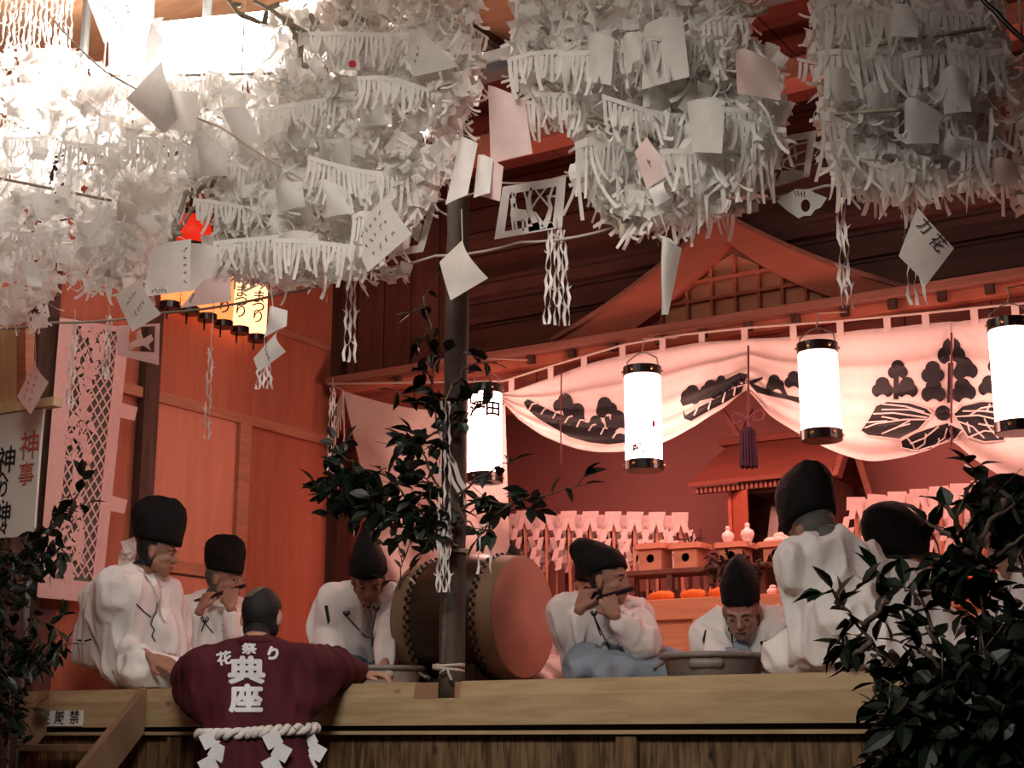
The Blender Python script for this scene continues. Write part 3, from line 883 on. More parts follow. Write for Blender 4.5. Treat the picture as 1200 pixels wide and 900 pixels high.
def pxtext(tree, s, cx, cy, size, rot=0, fat=0, sy=1.0, off=.004, fit=None):
    b = text(s, size, 0, fat)
    if fit:
        xs = [v.co.x for v in b.verts]; ys = [v.co.y for v in b.verts]; x0, x1, y0, y1 = min(xs), max(xs), min(ys), max(ys)
        for v in b.verts: v.co.x = (v.co.x-(x0+x1)/2)*fit[0]/(x1-x0); v.co.y = (v.co.y-(y0+y1)/2)*fit[1]/(y1-y0)
    fan_subdiv(b, max(3, size*.12))
    c, n = math.cos(rot), math.sin(rot)
    for v in b.verts:
        x, y = v.co.x, v.co.y*sy
        h = camhit(tree, cx+x*c-y*n, cy-(x*n+y*c), off)
        if h is not None: v.co = h
        else: v.co = Vector((0, 0, -50))
    bmesh.ops.delete(b, geom=[v for v in b.verts if v.co.z < -40], context='VERTS')
    return b
def pxpoly(tree, pl, L=.03, off=.003):
    t = B(); f = t.faces.new([t.verts.new((x, y, 0)) for x, y in pl]); bmesh.ops.triangulate(t, faces=[f]); fan_subdiv(t, 5)
    for v in t.verts:
        h = camhit(tree, v.co.x, v.co.y, off); v.co = h if h is not None else Vector((0, 0, -50))
    bmesh.ops.delete(t, geom=[v for v in t.verts if v.co.z < -40], context='VERTS')
    return t
def bow_px(cx, cy, s=4, tails=()):
    L = [[(cx, cy)]+[(cx+sg*(s*.9*math.sin(t)), cy-s*1.1*math.sin(t/2)-s*.5*(1-math.cos(t))*.5) for t in [k*PI/5 for k in range(1, 5)]]+[(cx, cy)] for sg in (-1, 1)]
    return L+[[(cx, cy), t] for t in tails]

def person(label, pos, a, head, arms, pitch=0, hyaw=0, roll=0, hat='tall', hats=1.0, hattilt=0, skin='skin', hair='hairgr', robe='robe', hakama='robe', seat=.13,
           shw=.17, slump=0, width=1.0, inner=None, cords=(), slits=(), glasses=False, sleeve_drop=.2, base=ST, stand=False, extra=None, knees=(.27, .2), seed=1, fold=.014, name='person', hatroll=0, kneel=False, collar=True):
    """pos (x, y); a = degrees turned from facing the camera (+ = towards the image right); head = world point;
    arms = [(elbow, wrist, fingerdir, backdir, curl, drop_or_None)] right then left, world points"""
    p0 = Vector((pos[0], pos[1], base))
    cdv = Vector((CAM.x-pos[0], CAM.y-pos[1], 0)).normalized()
    bF = Matrix.Rotation(R(a), 3, 'Z') @ cdv; bR = bF.cross(Z)
    hF = Matrix.Rotation(R(a+hyaw), 3, 'Z') @ cdv
    HM = head_mtx(head, hF, R(pitch), R(roll))
    root = thing(name, label, 'person', tuple(p0))
    hd = HM @ Vector((0, -.035, -.075))
    pel = p0+Z*seat
    nb = head+Z*(-.115+slump)-bF*(.03+slump*.45)-hF*(.03+.06*math.sin(R(pitch)))
    S = nb-Z*.035
    up = (S-pel).normalized()
    sp = [S+bR*shw*k-Z*.045 for k in (1, -1)]
    # ---- body (one continuous surface)
    bm = B()
    head_geo(bm, HM)
    hpts(bm, (nb, .052), (hd, .05)); hpts(bm, (nb-Z*.03, .06), (S+bR*.1-Z*.03, .045), (S-bR*.1-Z*.03, .045))
    mid = pel.lerp(S, .45)+bF*.01; ch = pel.lerp(S, .78)+bF*.015
    hpts(bm, (pel+bR*.07, .1), (pel-bR*.07, .1), (mid+bR*.04, .1), (mid-bR*.04, .1))
    hpts(bm, (mid+bR*.04, .1), (mid-bR*.04, .1), (ch+bR*.08, .085), (ch-bR*.08, .085), (sp[0]-bR*.04-Z*.01, .04), (sp[1]+bR*.04-Z*.01, .04))
    for k, arm in enumerate(arms):
        el, wr, fd, bn, cl, drop = arm
        hpts(bm, (sp[k]-Z*.01, .042), (el, .036)); hpts(bm, (el, .038), (wr, .026))
        hand(bm, wr, fd, bn, 1 if k == 0 else -1, cl)
    if stand:
        for s_ in (-1, 1):
            hp = pel+bR*.09*s_; kn = Vector((hp.x, hp.y, base+.48))+bF*.04; an = Vector((hp.x, hp.y, base+.08))
            hpts(bm, (hp, .09), (kn, .06)); hpts(bm, (kn, .055), (an, .038)); hpts(bm, (an-Z*.03, .04), (an+bF*.16-Z*.045, .032))
    else:
        kn = [p0+bR*knees[0]*s_+bF*knees[1]+Z*.10 for s_ in (1, -1)]
        ft = [p0-bR*.10*s_+bF*(knees[1]+.10)+Z*.055 for s_ in (1, -1)]
        if kneel:
            kn = [p0+bR*.12*s_+bF*.30+Z*.08 for s_ in (1, -1)]; ft = [p0+bR*.07*s_-bF*.05+Z*.06 for s_ in (1, -1)]
        for s_, k_, f_ in zip((1, -1), kn, ft):
            hpts(bm, (pel+bR*.09*s_, .09), (k_, .058)); hpts(bm, (k_, .056), (f_, .035)); hpts(bm, (f_, .034), (f_-bR*.08*s_+bF*.05, .026))
    bm = remesh(bm, .0052, 2)
    HI = HM.inverted()
    tests = dict(hair=lambda c: (lambda q: q.z > -.075 and q.y < .062 and abs(q.x) < .09 and q.length < .16 and (q.z > .052 or (q.y < .012-abs(q.z)*.12 and not (abs(q.x) > .068 and -.04 < q.z < .03 and q.y > -.03))))(HI @ c))
    hairb = submesh(bm, tests['hair'], .005)
    bm2 = bm.copy(); body = flush('body', bm, M[skin], root, smooth=True)
    flush('hair', hairb, M[hair], root, smooth=True)
    if robe == 'happi':
        cap_ = submesh(bm2, lambda c: (lambda q: q.z > .06 and ((q.x+.022)/.042)**2+((q.y+.045)/.05)**2 < 1)(HI @ c), .0062)
        flush('thin_crown_hair', cap_, M['thin'], root, smooth=True)
    # face details
    for s_ in (-1, 1):
        b = B(); ball(b, HM @ Vector((s_*.031, .081, .005)), (.0115, .005, .0042), 2, HM.to_3x3()); flush('eye', b, M['ink'], root, smooth=True)
        b = B(); tube(b, [HM @ Vector((s_*x, .089-x*x*3, z)) for x, z in ((.015, .026), (.03, .030), (.046, .026))], .0032, 5); flush('eyebrow', b, M[hair], root)
    b = B(); tube(b, [HM @ Vector((x, .092-x*x*8, -.056)) for x in (-.02, -.01, 0, .01, .02)], .0022, 5); flush('mouth', b, M['skindk'] if skin == 'skin' else M['hairdk'], root)
    if glasses:
        g = B()
        for s_ in (-1, 1):
            c = HM @ Vector((s_*.033, .098, .002)); pts = [c+HM.to_3x3() @ Vector((.022*math.cos(t*PI/8), 0, .017*math.sin(t*PI/8))) for t in range(17)]
            tube(g, pts, .0018, 5); tube(g, [HM @ Vector((s_*.055, .098, .006)), HM @ Vector((s_*.079, .0, .004))], .0018, 5)
        tube(g, [HM @ Vector((-.011, .098, .004)), HM @ Vector((.011, .098, .004))], .0018, 5)
        flush('glasses', g, M['metalgr'], root)
    if hat:
        hb = eboshi(hat, hats); hb.transform(HM @ Matrix.Rotation(R(hattilt), 4, 'X') @ Matrix.Rotation(R(hatroll), 4, 'Y'))
        h_ = flush('hat', hb, M['hat'], root, smooth=True)
    # ---- lower garment
    if not stand:
        b = B()
        hpts(b, (pel+bR*.1, .125), (pel-bR*.1, .125), (pel+Z*.08, .13))
        for s_, k_, f_ in zip((1, -1), kn, ft):
            hpts(b, (pel+bR*.08*s_, .13), (k_, .085), (k_-Z*.02+bR*.02*s_, .07)); hpts(b, (k_, .092), (f_+Z*.02, .07), (f_-bR*.06*s_+bF*.05+Z*.01, .055))
            hpts(b, (pel, .1), (f_+Z*.01, .06))
        b = remesh(b, .011, 4); folds(b, .014, (9, 9, 9), seed+3)
        for v in b.verts: v.co.z = max(v.co.z, base+.004)
        flush('hakama', b, M[hakama], root, smooth=True)
    # ---- upper garment
    b = B(); w = width
    hpts(b, (pel+bR*.11*w, .13), (pel-bR*.11*w, .13), (mid+bR*.08*w, .13), (mid-bR*.08*w, .13), (mid+bF*.03, .12))
    hpts(b, (mid+bR*.08*w, .13), (mid-bR*.08*w, .13), (ch+bR*.10*w, .115), (ch-bR*.10*w, .115), (sp[0]-bR*.02, .075), (sp[1]+bR*.02, .075), (nb-Z*.03-bF*.03, .066))
    for k in (0, 1): hpts(b, (nb-Z*.018-bF*.025, .066), (sp[k], .078), (arms[k][0].lerp(sp[k], .4), .075))
    for k, arm in enumerate(arms):
        el, wr, fd, bn, cl, drop = arm
        fa = el.lerp(wr, .72)
        hpts(b, (sp[k], .088), (el, .09), (sp[k]-Z*.08, .078))
        if drop is None:
            hpts(b, (el, .078), (fa, .06))
        else:
            dz = drop if isinstance(drop, (int, float)) else drop[0]
            e2 = el-Z*dz; f2 = fa-Z*dz
            e2.z = max(e2.z, base+.05); f2.z = max(f2.z, base+.05)
            sq = (el-sp[k]); sq.z = 0
            hpts(b, (el, .078), (fa, .052), (e2, .045), (f2, .035)); hpts(b, (sp[k]-Z*.05, .06), (el, .078), (e2, .045))
    if extra: extra(b, locals())
    b = remesh(b, .0085, 5); folds(b, fold, (11, 11, 3.0), seed)
    if not stand:
        for v in b.verts: v.co.z = max(v.co.z, base+.004)
    b.normal_update(); tree = bvh_of(b)
    rb = flush('robe' if robe != 'happi' else 'happi_coat', b, M[robe], root, smooth=True)
    if collar:
        cr = S-Z*.17+bF*.3; nl = nb+bF*.3
        def oncloth(q):
            h = tree.ray_cast(q, -bF); return h[0]+bF*.004 if h[0] is not None else None
        if inner:
            t = B(); f = t.faces.new([t.verts.new(q) for q in (nl+bR*.055-Z*.0, nl-bR*.055-Z*.0, cr+Z*.03)]); bmesh.ops.triangulate(t, faces=[f]); fan_subdiv(t, .02)
            for v in t.verts:
                q = oncloth(v.co); v.co = q if q is not None else v.co-bF*.3
            flush('inner_collar', t, M[inner], rb)
        for s_ in (1, -1):
            pts = []
            for i in range(9):
                q = oncloth((nl+bR*.06*s_+Z*.005).lerp(cr-bR*.03*s_-Z*.05, i/8))
                if q is not None: pts.append(q)
            if len(pts) > 2:
                c = B(); ribbon(c, pts, (bR+Z*.5*s_).normalized(), .036)
                bmesh.ops.solidify(c, geom=list(c.faces), thickness=.006); flush('collar', c, M[robe], rb, smooth=False)
    for ln in cords:
        pts = pxline(tree, ln, .0035)
        if len(pts) > 1:
            c = B(); tube(c, pts, .0035, 5); flush('cord', c, M['black'], rb)
    for pl in slits:
        c = pxpoly(tree, pl)
        if len(c.faces): flush('sleeve_slit', c, M['black'], rb)
        else: c.free()
    return root, tree, locals()

def W(px, py, y): return aty(px, py, y)
V3 = Vector
TC = V3((.6, -.8, 0))      # roughly towards the camera
IR = V3((.85, .53, 0))     # image right
def cape1(b, L):
    q = W(92, 770, .35); q2 = W(104, 700, .42); q3 = W(128, 775, .28); S_, sp_ = L['S'], L['sp']
    hpts(b, (sp_[0], .08), (q2, .05), (q, .035), (q3, .05)); hpts(b, (L['nb']-Z*.03, .06), (sp_[0], .08), (q2, .05))
    q4 = W(214, 772, .5); hpts(b, (sp_[1], .07), (q4, .04), (W(190, 740, .4), .06))
# 1 big white robed priest at the left, hands in his lap
x = W(168, 790, .42)
person('leftmost seated person in white robe, wide round black hat, hands resting on the lap', (x.x-.02, .45), 48, W(184, 648, .36),
       [(W(128, 742, .30), W(176, 771, .20), V3((.9, .2, -.25)), V3((.1, -.6, .8)), .35, .16), (W(208, 745, .62), W(200, 772, .42), V3((-.3, -.6, -.2)), V3((.1, -.3, .9)), .5, .12)],
       pitch=12, hyaw=30, hats=1.13, hattilt=8, slump=.03, extra=cape1, skin='skindk', hair='hairdk', width=1.2, seat=.15, knees=(.26, .2), seed=2, fold=.018, inner='robe',
       cords=[[(160, 708), (170, 718), (178, 724)], [(184, 706), (183, 718), (179, 724)], [(179, 724), (177, 732), (181, 738), (178, 745), (182, 752)], [(91, 750), (100, 751), (107, 749)]])
# 2 flute player behind
f0, f1 = W(222, 707, .98), W(288, 686, 1.02)
person('seated white robed person playing a flute beside the red sliding door, tall black hat', (W(245, 790, 1.15).x, 1.15), 25, W(262, 680, 1.12),
       [(W(223, 750, 1.05), W(234, 716, .96), V3((.25, .25, .9)), V3((-.3, -.9, .1)), .8, .1), (W(282, 745, 1.05), W(270, 712, .93), V3((-.25, .2, .9)), V3((.3, -.9, .2)), .8, .1)],
       pitch=4, hyaw=35, hats=1.0, slump=.03, skin='skindk', glasses=True, seed=5, inner='robe', width=1.0,
       cords=bow_px(240, 730, 5, [(250, 742), (236, 740)]))
fl = B(); tube(fl, [f0, f1], .011, 10)
single('flute', fl, M['lacq'], 'dark bamboo flute held by the person beside the red sliding door', 'flute', 'transverse flutes')
# 3 bowing priest over the tub
person('white robed person bowing over a pale tub left of the big drum, pointed black hat', (W(420, 790, 1.15).x, 1.25), -3, W(432, 680, .98),
       [(W(378, 740, 1.02), W(400, 780, .85), V3((.7, -.2, -.3)), V3((-.1, -.5, .8)), .5, .2), (W(456, 740, 1.02), W(450, 782, .85), V3((-.6, -.2, -.4)), V3((.1, -.5, .8)), .5, .2)],
       pitch=38, hyaw=6, slump=.11, hat='cone', hats=1.16, hattilt=14, hatroll=5, skin='skindk', inner='black', hakama='hakdk', seed=8, width=1.05, kneel=True, sleeve_drop=.2,
       cords=bow_px(406, 722, 4, [(428, 746)])+bow_px(441, 716, 4, [(436, 746)])+[[(428, 746), (436, 748), (446, 744), (436, 758)]],
       slits=[[(380, 710), (384, 709), (387, 728), (384, 732)]])
# 4 flute player in the middle
f0, f1 = W(669, 710, 1.12), W(742, 690, 1.10)
person('cross legged person playing a flute right of the big drum, white robe, blue grey hakama', (W(716, 790, 1.35).x, 1.35), 18, W(714, 682, 1.22),
       [(W(672, 748, 1.2), W(679, 715, 1.08), V3((.2, .3, .9)), V3((-.2, -.9, .1)), .8, .1), (W(752, 752, 1.15), W(720, 722, 1.0), V3((-.45, .2, .8)), V3((.3, -.9, .2)), .8, None)],
       pitch=2, hyaw=40, slump=.06, hat='bent', hats=1.05, hattilt=22, skin='skindk', hair='hairdk', hakama='hakama', seed=11, width=1.05, inner='hakama', knees=(.21, .24),
       cords=bow_px(696, 722, 4, [(704, 745), (716, 764)]), slits=[[(767, 722), (770, 722), (774, 736), (771, 738)]])
fl = B(); tube(fl, [f0, f1], .011, 10); ball(fl, f0, .014, 2)
single('flute', fl, M['lacq'], 'dark bamboo flute held by the cross legged person right of the drum', 'flute', 'transverse flutes')
# 4b person behind, face peeping out
person('person almost hidden behind the central flute player, pale face and black hat edge showing', (W(668, 790, 2.5).x, 2.55), 10, W(690, 688, 2.4),
       [(W(650, 755, 2.45), W(668, 775, 2.3), V3((.6, -.4, 0)), V3((0, 0, 1)), .4, .12), (W(705, 755, 2.5), W(690, 775, 2.3), V3((-.6, -.4, 0)), V3((0, 0, 1)), .4, .12)],
       pitch=8, hyaw=0, hat='bent', hats=.92, hattilt=0, seed=13)
# person behind the drum, only the hat tip shows
person('person hidden behind the big drum, only the pointed black hat tip showing', (W(604, 790, 1.98).x, 1.98), 0, W(601, 684, 1.9),
       [(W(578, 755, 1.93), W(592, 775, 1.8), V3((.6, -.4, 0)), V3((0, 0, 1)), .4, .12), (W(630, 755, 1.93), W(615, 775, 1.8), V3((-.6, -.4, 0)), V3((0, 0, 1)), .4, .12)],
       pitch=20, hat='cone', hats=.95, hattilt=14, seed=14)
# 5 bowing person behind the dark tub
person('white robed person bowing behind the grey metal tub, glasses and tall black hat', (W(885, 790, 1.3).x, 1.4), -4, W(869, 716, 1.12),
       [(W(838, 760, 1.15), W(850, 782, .95), V3((.5, -.3, -.2)), V3((-.1, -.5, .8)), .5, .14), (W(932, 762, 1.2), W(897, 772, .92), V3((-.8, -.2, -.2)), V3((.1, -.5, .8)), .55, .14)],
       pitch=34, hyaw=-4, slump=.11, hat='tall', hats=.98, hattilt=22, glasses=True, hair='hairdk', skin='skindk', hakama='hakama', seed=17, width=1.15, kneel=True, inner='robe',
       cords=bow_px(857, 741, 4, [(859, 760)])+bow_px(895, 757, 4, [(896, 764)]), slits=[[(823, 750), (826, 738), (828, 738), (825, 756)], [(920, 734), (922, 733), (925, 741), (923, 743)]])
# 6 back view, large
def cape6(b, L):
    p0, bR_, bF_, S_ = L['p0'], L['bR'], L['bF'], L['S']
    q = W(1055, 775, .45); q2 = W(948, 775, .62); q3 = W(1018, 700, .55)
    hpts(b, (S_-Z*.05, .09), (q, .05), (q2, .05), (q3, .05), (S_-Z*.3-bF_*.1, .12))
person('person with broad grey white robed back, tall black hat, before the small shrine', (W(990, 790, .62).x, .66), -150, W(952, 626, .62),
       [(W(1030, 740, .66), W(1025, 775, .86), V3((-.3, .8, 0)), V3((0, .2, .9)), .5, .16), (W(952, 730, .75), W(965, 775, .95), V3((.1, .8, 0)), V3((0, .2, .9)), .5, .12)],
       pitch=14, hyaw=15, slump=.085, hats=1.16, hattilt=-2, hair='hairgr', skin='skindk', seed=21, width=1.1, fold=.024, extra=cape6, collar=False, shw=.13, knees=(.2, .12))
# 7 right of it
person('person with rounded black hat pointing right, between the broad robed back and the leaves', (W(1085, 790, 1.0).x, 1.0), 122, W(1056, 662, .95),
       [(W(1060, 752, .85), W(1110, 778, .9), V3((.7, .6, 0)), V3((0, 0, 1)), .5, .12), (W(1115, 745, 1.15), W(1130, 775, 1.2), V3((.7, .2, 0)), V3((0, 0, 1)), .5, .12)],
       pitch=16, hyaw=12, slump=.10, hat='folded', hats=1.14, hattilt=18, hair='hairdk', skin='skindk', seed=23, width=1.15, collar=False)
# 8 at the right edge
person('white robed person at the right edge behind leaves, face turned down under a black hat', (W(1207, 790, .9).x, .95), -70, W(1186, 640, .85),
       [(W(1170, 740, .8), W(1150, 776, .7), V3((-.7, -.2, -.1)), V3((0, -.2, .9)), .6, .14), (W(1225, 745, .8), W(1190, 776, .66), V3((-.7, -.2, 0)), V3((0, -.2, .9)), .6, .14)],
       pitch=20, hyaw=0, slump=.06, hat='tall', hats=1.1, hattilt=10, hair='hairdk', skin='skindk', seed=29, width=1.2)

# the man in the maroon happi leaning on the stage
mx_ = W(304, 850, -.42)
elL, elR = W(222, 806, -.12), W(392, 783, -.02)
wrL, wrR = W(262, 790, .22), W(424, 789, .16)
wrL.z = wrR.z = ST+.045; elR.z = max(elR.z, ST+.055); elL.z = max(elL.z, ST+.04)
root, tree, L = person('person in maroon happi coat with white lettering, back turned, leaning on the stage', (mx_.x, -.42), 176, W(307, 724, -.34),
       [(elR, wrR, V3((.9, .3, 0)), V3((0, 0, 1)), .5, None), (elL, wrL, V3((.6, .8, 0)), V3((0, 0, 1)), .5, None)],
       pitch=10, hyaw=-14, hat=None, hair='hairdk', skin='skin', robe='happi', base=0, stand=True, seat=.88, seed=31, width=.92, fold=.012, shw=.19, collar=False,
       extra=lambda b, L: (hpts(b, (L['pel']+L['bR']*.1, .125), (L['pel']-L['bR']*.1, .125), (L['pel']+L['bR']*.1-Z*.22, .13), (L['pel']-L['bR']*.1-Z*.22, .13)),
                           hpts(b, (L['sp'][1], .08), (elL, .085), (elL-Z*.05+V3((.0, -.03, 0)), .06), (L['sp'][1]-Z*.14, .08)), hpts(b, (L['sp'][0], .08), (elR, .07), (L['sp'][0]-Z*.12, .08)),
                           hpts(b, (elR, .07), (wrR-V3((.05, 0, -.01)), .05)), hpts(b, (elL, .075), (wrL-V3((.05, .05, 0)), .05))))
coat = [o for o in root.children if o.name.startswith('happi_coat')][0]
b = B()
for s, cx, cy, sz, rt, ft, fit in (('花', 263, 771, 19, .2, .7, (17, 15)), ('祭', 292, 760, 19, 0, .7, (17, 12)), ('り', 320, 766, 17, -.3, 1.0, (11, 14)), ('典', 289, 785, 41, 0, 1.7, (41, 30)), ('座', 288, 818, 39, 0, 1.6, (37, 31))):
    for ox, oy in ((0, 0), (ft, 0), (-ft, 0), (0, ft), (0, -ft), (ft*.7, ft*.7), (-ft*.7, -ft*.7), (ft*.7, -ft*.7), (-ft*.7, ft*.7)): merge(b, pxtext(tree, s, cx+ox, cy+oy, sz, rt, 0, off=.004+.0003*(ox+oy), fit=fit))
flush('printed_lettering', b, M['happitxt'], coat)
# collar of the coat and trousers
b = B()
for s_ in (-1, 1):
    hp = L['pel']+L['bR']*.09*s_; an = V3((hp.x, hp.y, .1))
    hpts(b, (hp, .11), (an, .06))
b = remesh(b, .012, 3); flush('trousers', b, M['black'], root, smooth=True)
b = B(); nb = L['nb']; bR_, bF_ = L['bR'], L['bF']
tube(b, [nb+bR_*.075*math.cos(t)-bF_*.075*math.sin(t)+Z*(-.012+.03*math.sin(t)) for t in [k*PI/10 for k in range(-2, 13)]], .02, 8)
flush('coat_collar', b, M['happi'], coat, smooth=True)
# rope belt: two twisted strands round the waist
zb_ = W(303, 857, -.5).z; cw = V3((mx_.x, -.42, zb_)); ring = []
for k in range(160):
    t = 2*PI*k/160; d = V3((math.cos(t), math.sin(t), 0)); h = tree.ray_cast(cw+d*.6, -d)
    r_ = .6-h[3] if h[0] is not None else .2
    ring.append((t, min(r_, .30)))
b = B()
for ph in (0, PI):
    pts = []
    for k in range(161):
        t, r_ = ring[k % 160]; d = V3((math.cos(t), math.sin(t), 0)); aa = ph+t*14
        pts.append(cw+d*(r_+.012+.011*math.cos(aa))+Z*(.011*math.sin(aa)+.012*math.sin(t+.6)))
    tube(b, pts, .0135, 8, cap=False)
belt = flush('rope_belt', b, M['rope'], root, smooth=True)
def shide(top, n, w, h, col, parent=None, face_=TC, sd=1, r=rnd):
    """zigzag folded paper streamer"""
    b = B(); fr = face_.normalized(); sx = Z.cross(fr).normalized(); p = Vector(top)
    tube(b, [p+Z*.02, p-Z*.01], .003, 4)
    for k in range(n):
        s = sd*(1 if k % 2 else -1)
        q = p+sx*s*w*.28+fr*(.004+.004*k)-Z*h*.1
        up_ = (Z+sx*s*.55).normalized(); rt = fr.cross(up_)
        c = [q+up_*h*.38+rt*w*.5, q+up_*h*.38-rt*w*.5, q-up_*h*.38-rt*w*.5, q-up_*h*.38+rt*w*.5]
        prism(b, c, fr*.0012)
        p = p-Z*h*.62
    return b
for px, n in ((251, 4), (325, 4), (366, 3)):
    h = camhit(tree, px, 864, .03)
    if h is None: h = W(px, 864, -.62)
    flush('shide', shide(h, n, .062, .075, M['paperw'], face_=(CAM-h)*V3((1, 1, 0))), M['happitxt'], belt)
# ================================================================ STAGE FURNISHINGS
# ---- big drum, axis along the stage
yd_ = 1.2
c0 = W(489, 722, yd_); c1 = W(625, 722, yd_)
zc = (W(620, 650, yd_).z+W(620, 797, yd_).z)/2; rd = (W(620, 650, yd_).z-W(620, 797, yd_).z)/2-.004
xl = W(498, 720, yd_).x; xr = W(614, 720, yd_).x
Lx = xr-xl
dr = thing('drum', 'big barrel drum with pale hide heads and black studded rims on stage behind the pole', 'drum', ((xl+xr)/2, yd_, ST))
RY = Matrix.Translation((xl, yd_, zc)) @ Matrix.Rotation(PI/2, 4, 'Y')
prof = [(rd*(.955+.13*math.sin(PI*k/20)), Lx*k/20) for k in range(21)]
b = B(); lathe(b, [p for p in prof if .03 < p[1] < Lx-.03], 56, RY); flush('barrel', b, M['drumb'], dr, smooth=True)
for nm, x0, sg in (('left', 0, 1), ('right', Lx, -1)):
    b = B(); pr = [(rd*.995, x0), (rd*1.0, x0+sg*.008), (rd*1.012, x0+sg*.05), (rd*1.045, x0+sg*.115), (rd*1.0, x0+sg*.118)]
    if sg < 0: pr = pr[::-1]
    lathe(b, pr, 56, RY); sk = flush('hide_rim', b, M['drumr'], dr, smooth=True)
    b = B(); pr = [(rd*.05, x0-sg*.0015), (rd*.8, x0-sg*.003), (rd*.975, x0-sg*.002), (rd*.992, x0+sg*.004)]
    if sg < 0: pr = pr[::-1]
    lathe(b, pr, 56, RY); flush('drum_head', b, M['drumh'], dr)
    b = B()
    for k in range(44):
        for row, dx in ((0, .093), (1, .110)):
            t = 2*PI*(k+.5*row)/44; rr = rd*(1.03 if row == 0 else 1.04)
            ball(b, (xl+x0+sg*dx, yd_+rr*math.cos(t), zc+rr*math.sin(t)), (.011, .013, .013), 1)
    flush('rim_studs', b, M['lacq'], sk, smooth=True)['kind'] = 'stuff'
b = B()
for xx in (xl+.14, xr-.14):
    prism(b, [V3((xx-.03, yd_-.26, ST)), V3((xx-.03, yd_+.26, ST)), V3((xx-.03, yd_+.26, ST+.12)), V3((xx-.03, yd_+.18, ST+.07)), V3((xx-.03, yd_, ST+.015)), V3((xx-.03, yd_-.18, ST+.07)), V3((xx-.03, yd_-.26, ST+.12))], (.06, 0, 0))
for yy in (yd_-.2, yd_+.2): box(b, (xl+.11, yy-.02, ST+.02), (xr-.11, yy+.02, ST+.06))
flush('drum_cradle', b, M['drumb'], dr)
# ---- tubs
def tub(px, pt, wpx, y, label, m, h, r1=.86):
    c = W(px, pt, y); w = (W(px+wpx/2, pt, y)-W(px-wpx/2, pt, y)).length/2
    t = thing('metal_tub', label, 'tub', (c.x, y, ST))
    zt = c.z-ST
    b = B(); lathe(b, [(w*r1*.9, .0), (w*r1, .015), (w*.95, zt*.75), (w*.97, zt-.025), (w*.93, zt-.02), (w*.9, zt*.5), (w*.82, .03)], 40); flush('body', b, M[m], t, world=False, smooth=True)
    b = B(); pts = [(w*math.cos(k*PI/20), w*math.sin(k*PI/20), zt-.012) for k in range(41)]; tube(b, pts, .012, 8, cap=False); flush('rim', b, M['tub'], t, world=False, smooth=True)
    for s in (-1, 1):
        a = math.atan2(CAM.y-y, CAM.x-c.x)+s*1.45-.1
        b = B(); d = V3((math.cos(a), math.sin(a), 0)); e = V3((-math.sin(a), math.cos(a), 0))
        tube(b, [d*w*.96+e*x+Z*(zt*.72-.0+zz)+d*o_ for x, zz, o_ in ((-.05, 0, 0), (-.045, -.02, .03), (0, -.03, .035), (.045, -.02, .03), (.05, 0, 0))], .007, 6)
        flush('handle', b, M['tub'], t, world=False)
    a = math.atan2(CAM.y-y, CAM.x-c.x)-.15
    d = V3((math.cos(a), math.sin(a), 0)); e = V3((-math.sin(a), math.cos(a), 0))
    b = B(); hpts(b, (d*w*.90+e*.05+Z*zt*.62, .022), (d*w*.90-e*.05+Z*zt*.62, .022)); flush('boss', b, M[m], t, world=False, smooth=True)
tub(836, 766, 112, .72, 'wide grey metal tub on the stage in front of the bowing person in glasses', 'tub', .16)
tub(450, 781, 74, .78, 'pale worn tub partly hidden at the left foot of the drum', 'tubw', .12)

# ---- altar: long front shelf with offerings
YA = 3.2
za = W(800, 701, YA).z
b = B(); box(b, (-5.2, YA, za-.125), (-.4, YA+.06, za), .004); t = thing('altar_shelf', 'long pale cypress altar shelf across the back of the stage', 'altar', (-2.8, YA, ST))
flush('front_board', b, M['altar'], t)
b = B(); box(b, (-5.2, YA+.06, za-.03), (-.4, YA+.5, za-.002)); flush('shelf_top', b, M['altar'], t)
b = B(); box(b, (-5.2, YA+.03, ST), (-.4, YA+.05, za-.125)); flush('lower_panel', b, M['altar'], t)
for px in (820, 1000, 700, 1160):
    x = W(px, 740, YA).x; b = B(); box(b, (x-.04, YA-.01, ST), (x+.04, YA+.03, za-.125)); flush('leg', b, M['altar'], t)
# offerings lying along the shelf
def fruit(px, py, kind, label, y=YA+.1, s=1.0):
    p = W(px, py, y); b = B()
    if kind == 'orange':
        ball(b, (p.x, y, za+.028*s), (.034*s, .034*s, .028*s), 2); ball(b, (p.x, y, za+.057*s), .004, 1); m = 'orange'; nm = 'orange'
    elif kind == 'loaf':
        hull(b, [(p.x-.06*s, y, za+.028, .024), (p.x+.06*s, y, za+.030, .026), (p.x, y-.01, za+.04, .022)]); m = 'orange'; nm = 'offering_roll'
        for k in (-1, 0, 1): tube(b, [(p.x+k*.04, y-.028, za+.02), (p.x+k*.045, y-.024, za+.05), (p.x+k*.05, y, za+.063)], .004, 5)
    else:
        ball(b, (p.x, y, za+.022*s), (.034*s, .034*s, .022*s), 2); ball(b, (p.x+.004, y, za+.046*s), (.022*s, .022*s, .014*s), 2); m = 'mochi'; nm = 'rice_cake'
    single(nm, b, M[m], label, 'food', 'offerings on the altar shelf', smooth=True)
fruit(775, 690, 'loaf', 'orange offering roll on the altar shelf nearest the flute player')
fruit(812, 690, 'loaf', 'orange offering roll on the altar shelf below the second stand')
fruit(842, 690, 'loaf', 'orange offering roll on the altar shelf left of the tall black hat', s=.7)
for px, k, lb in ((905, 'mochi', 'small rice cake on the altar shelf just right of the bowing person in glasses'), (917, 'orange', 'orange on the altar shelf right of the bowing person in glasses'),
                  (928, 'mochi', 'rice cake on the altar shelf between the orange and the broad robed back'), (938, 'mochi', 'rice cake on the altar shelf touching the broad robed back in view')):
    fruit(px, 690, k, lb)
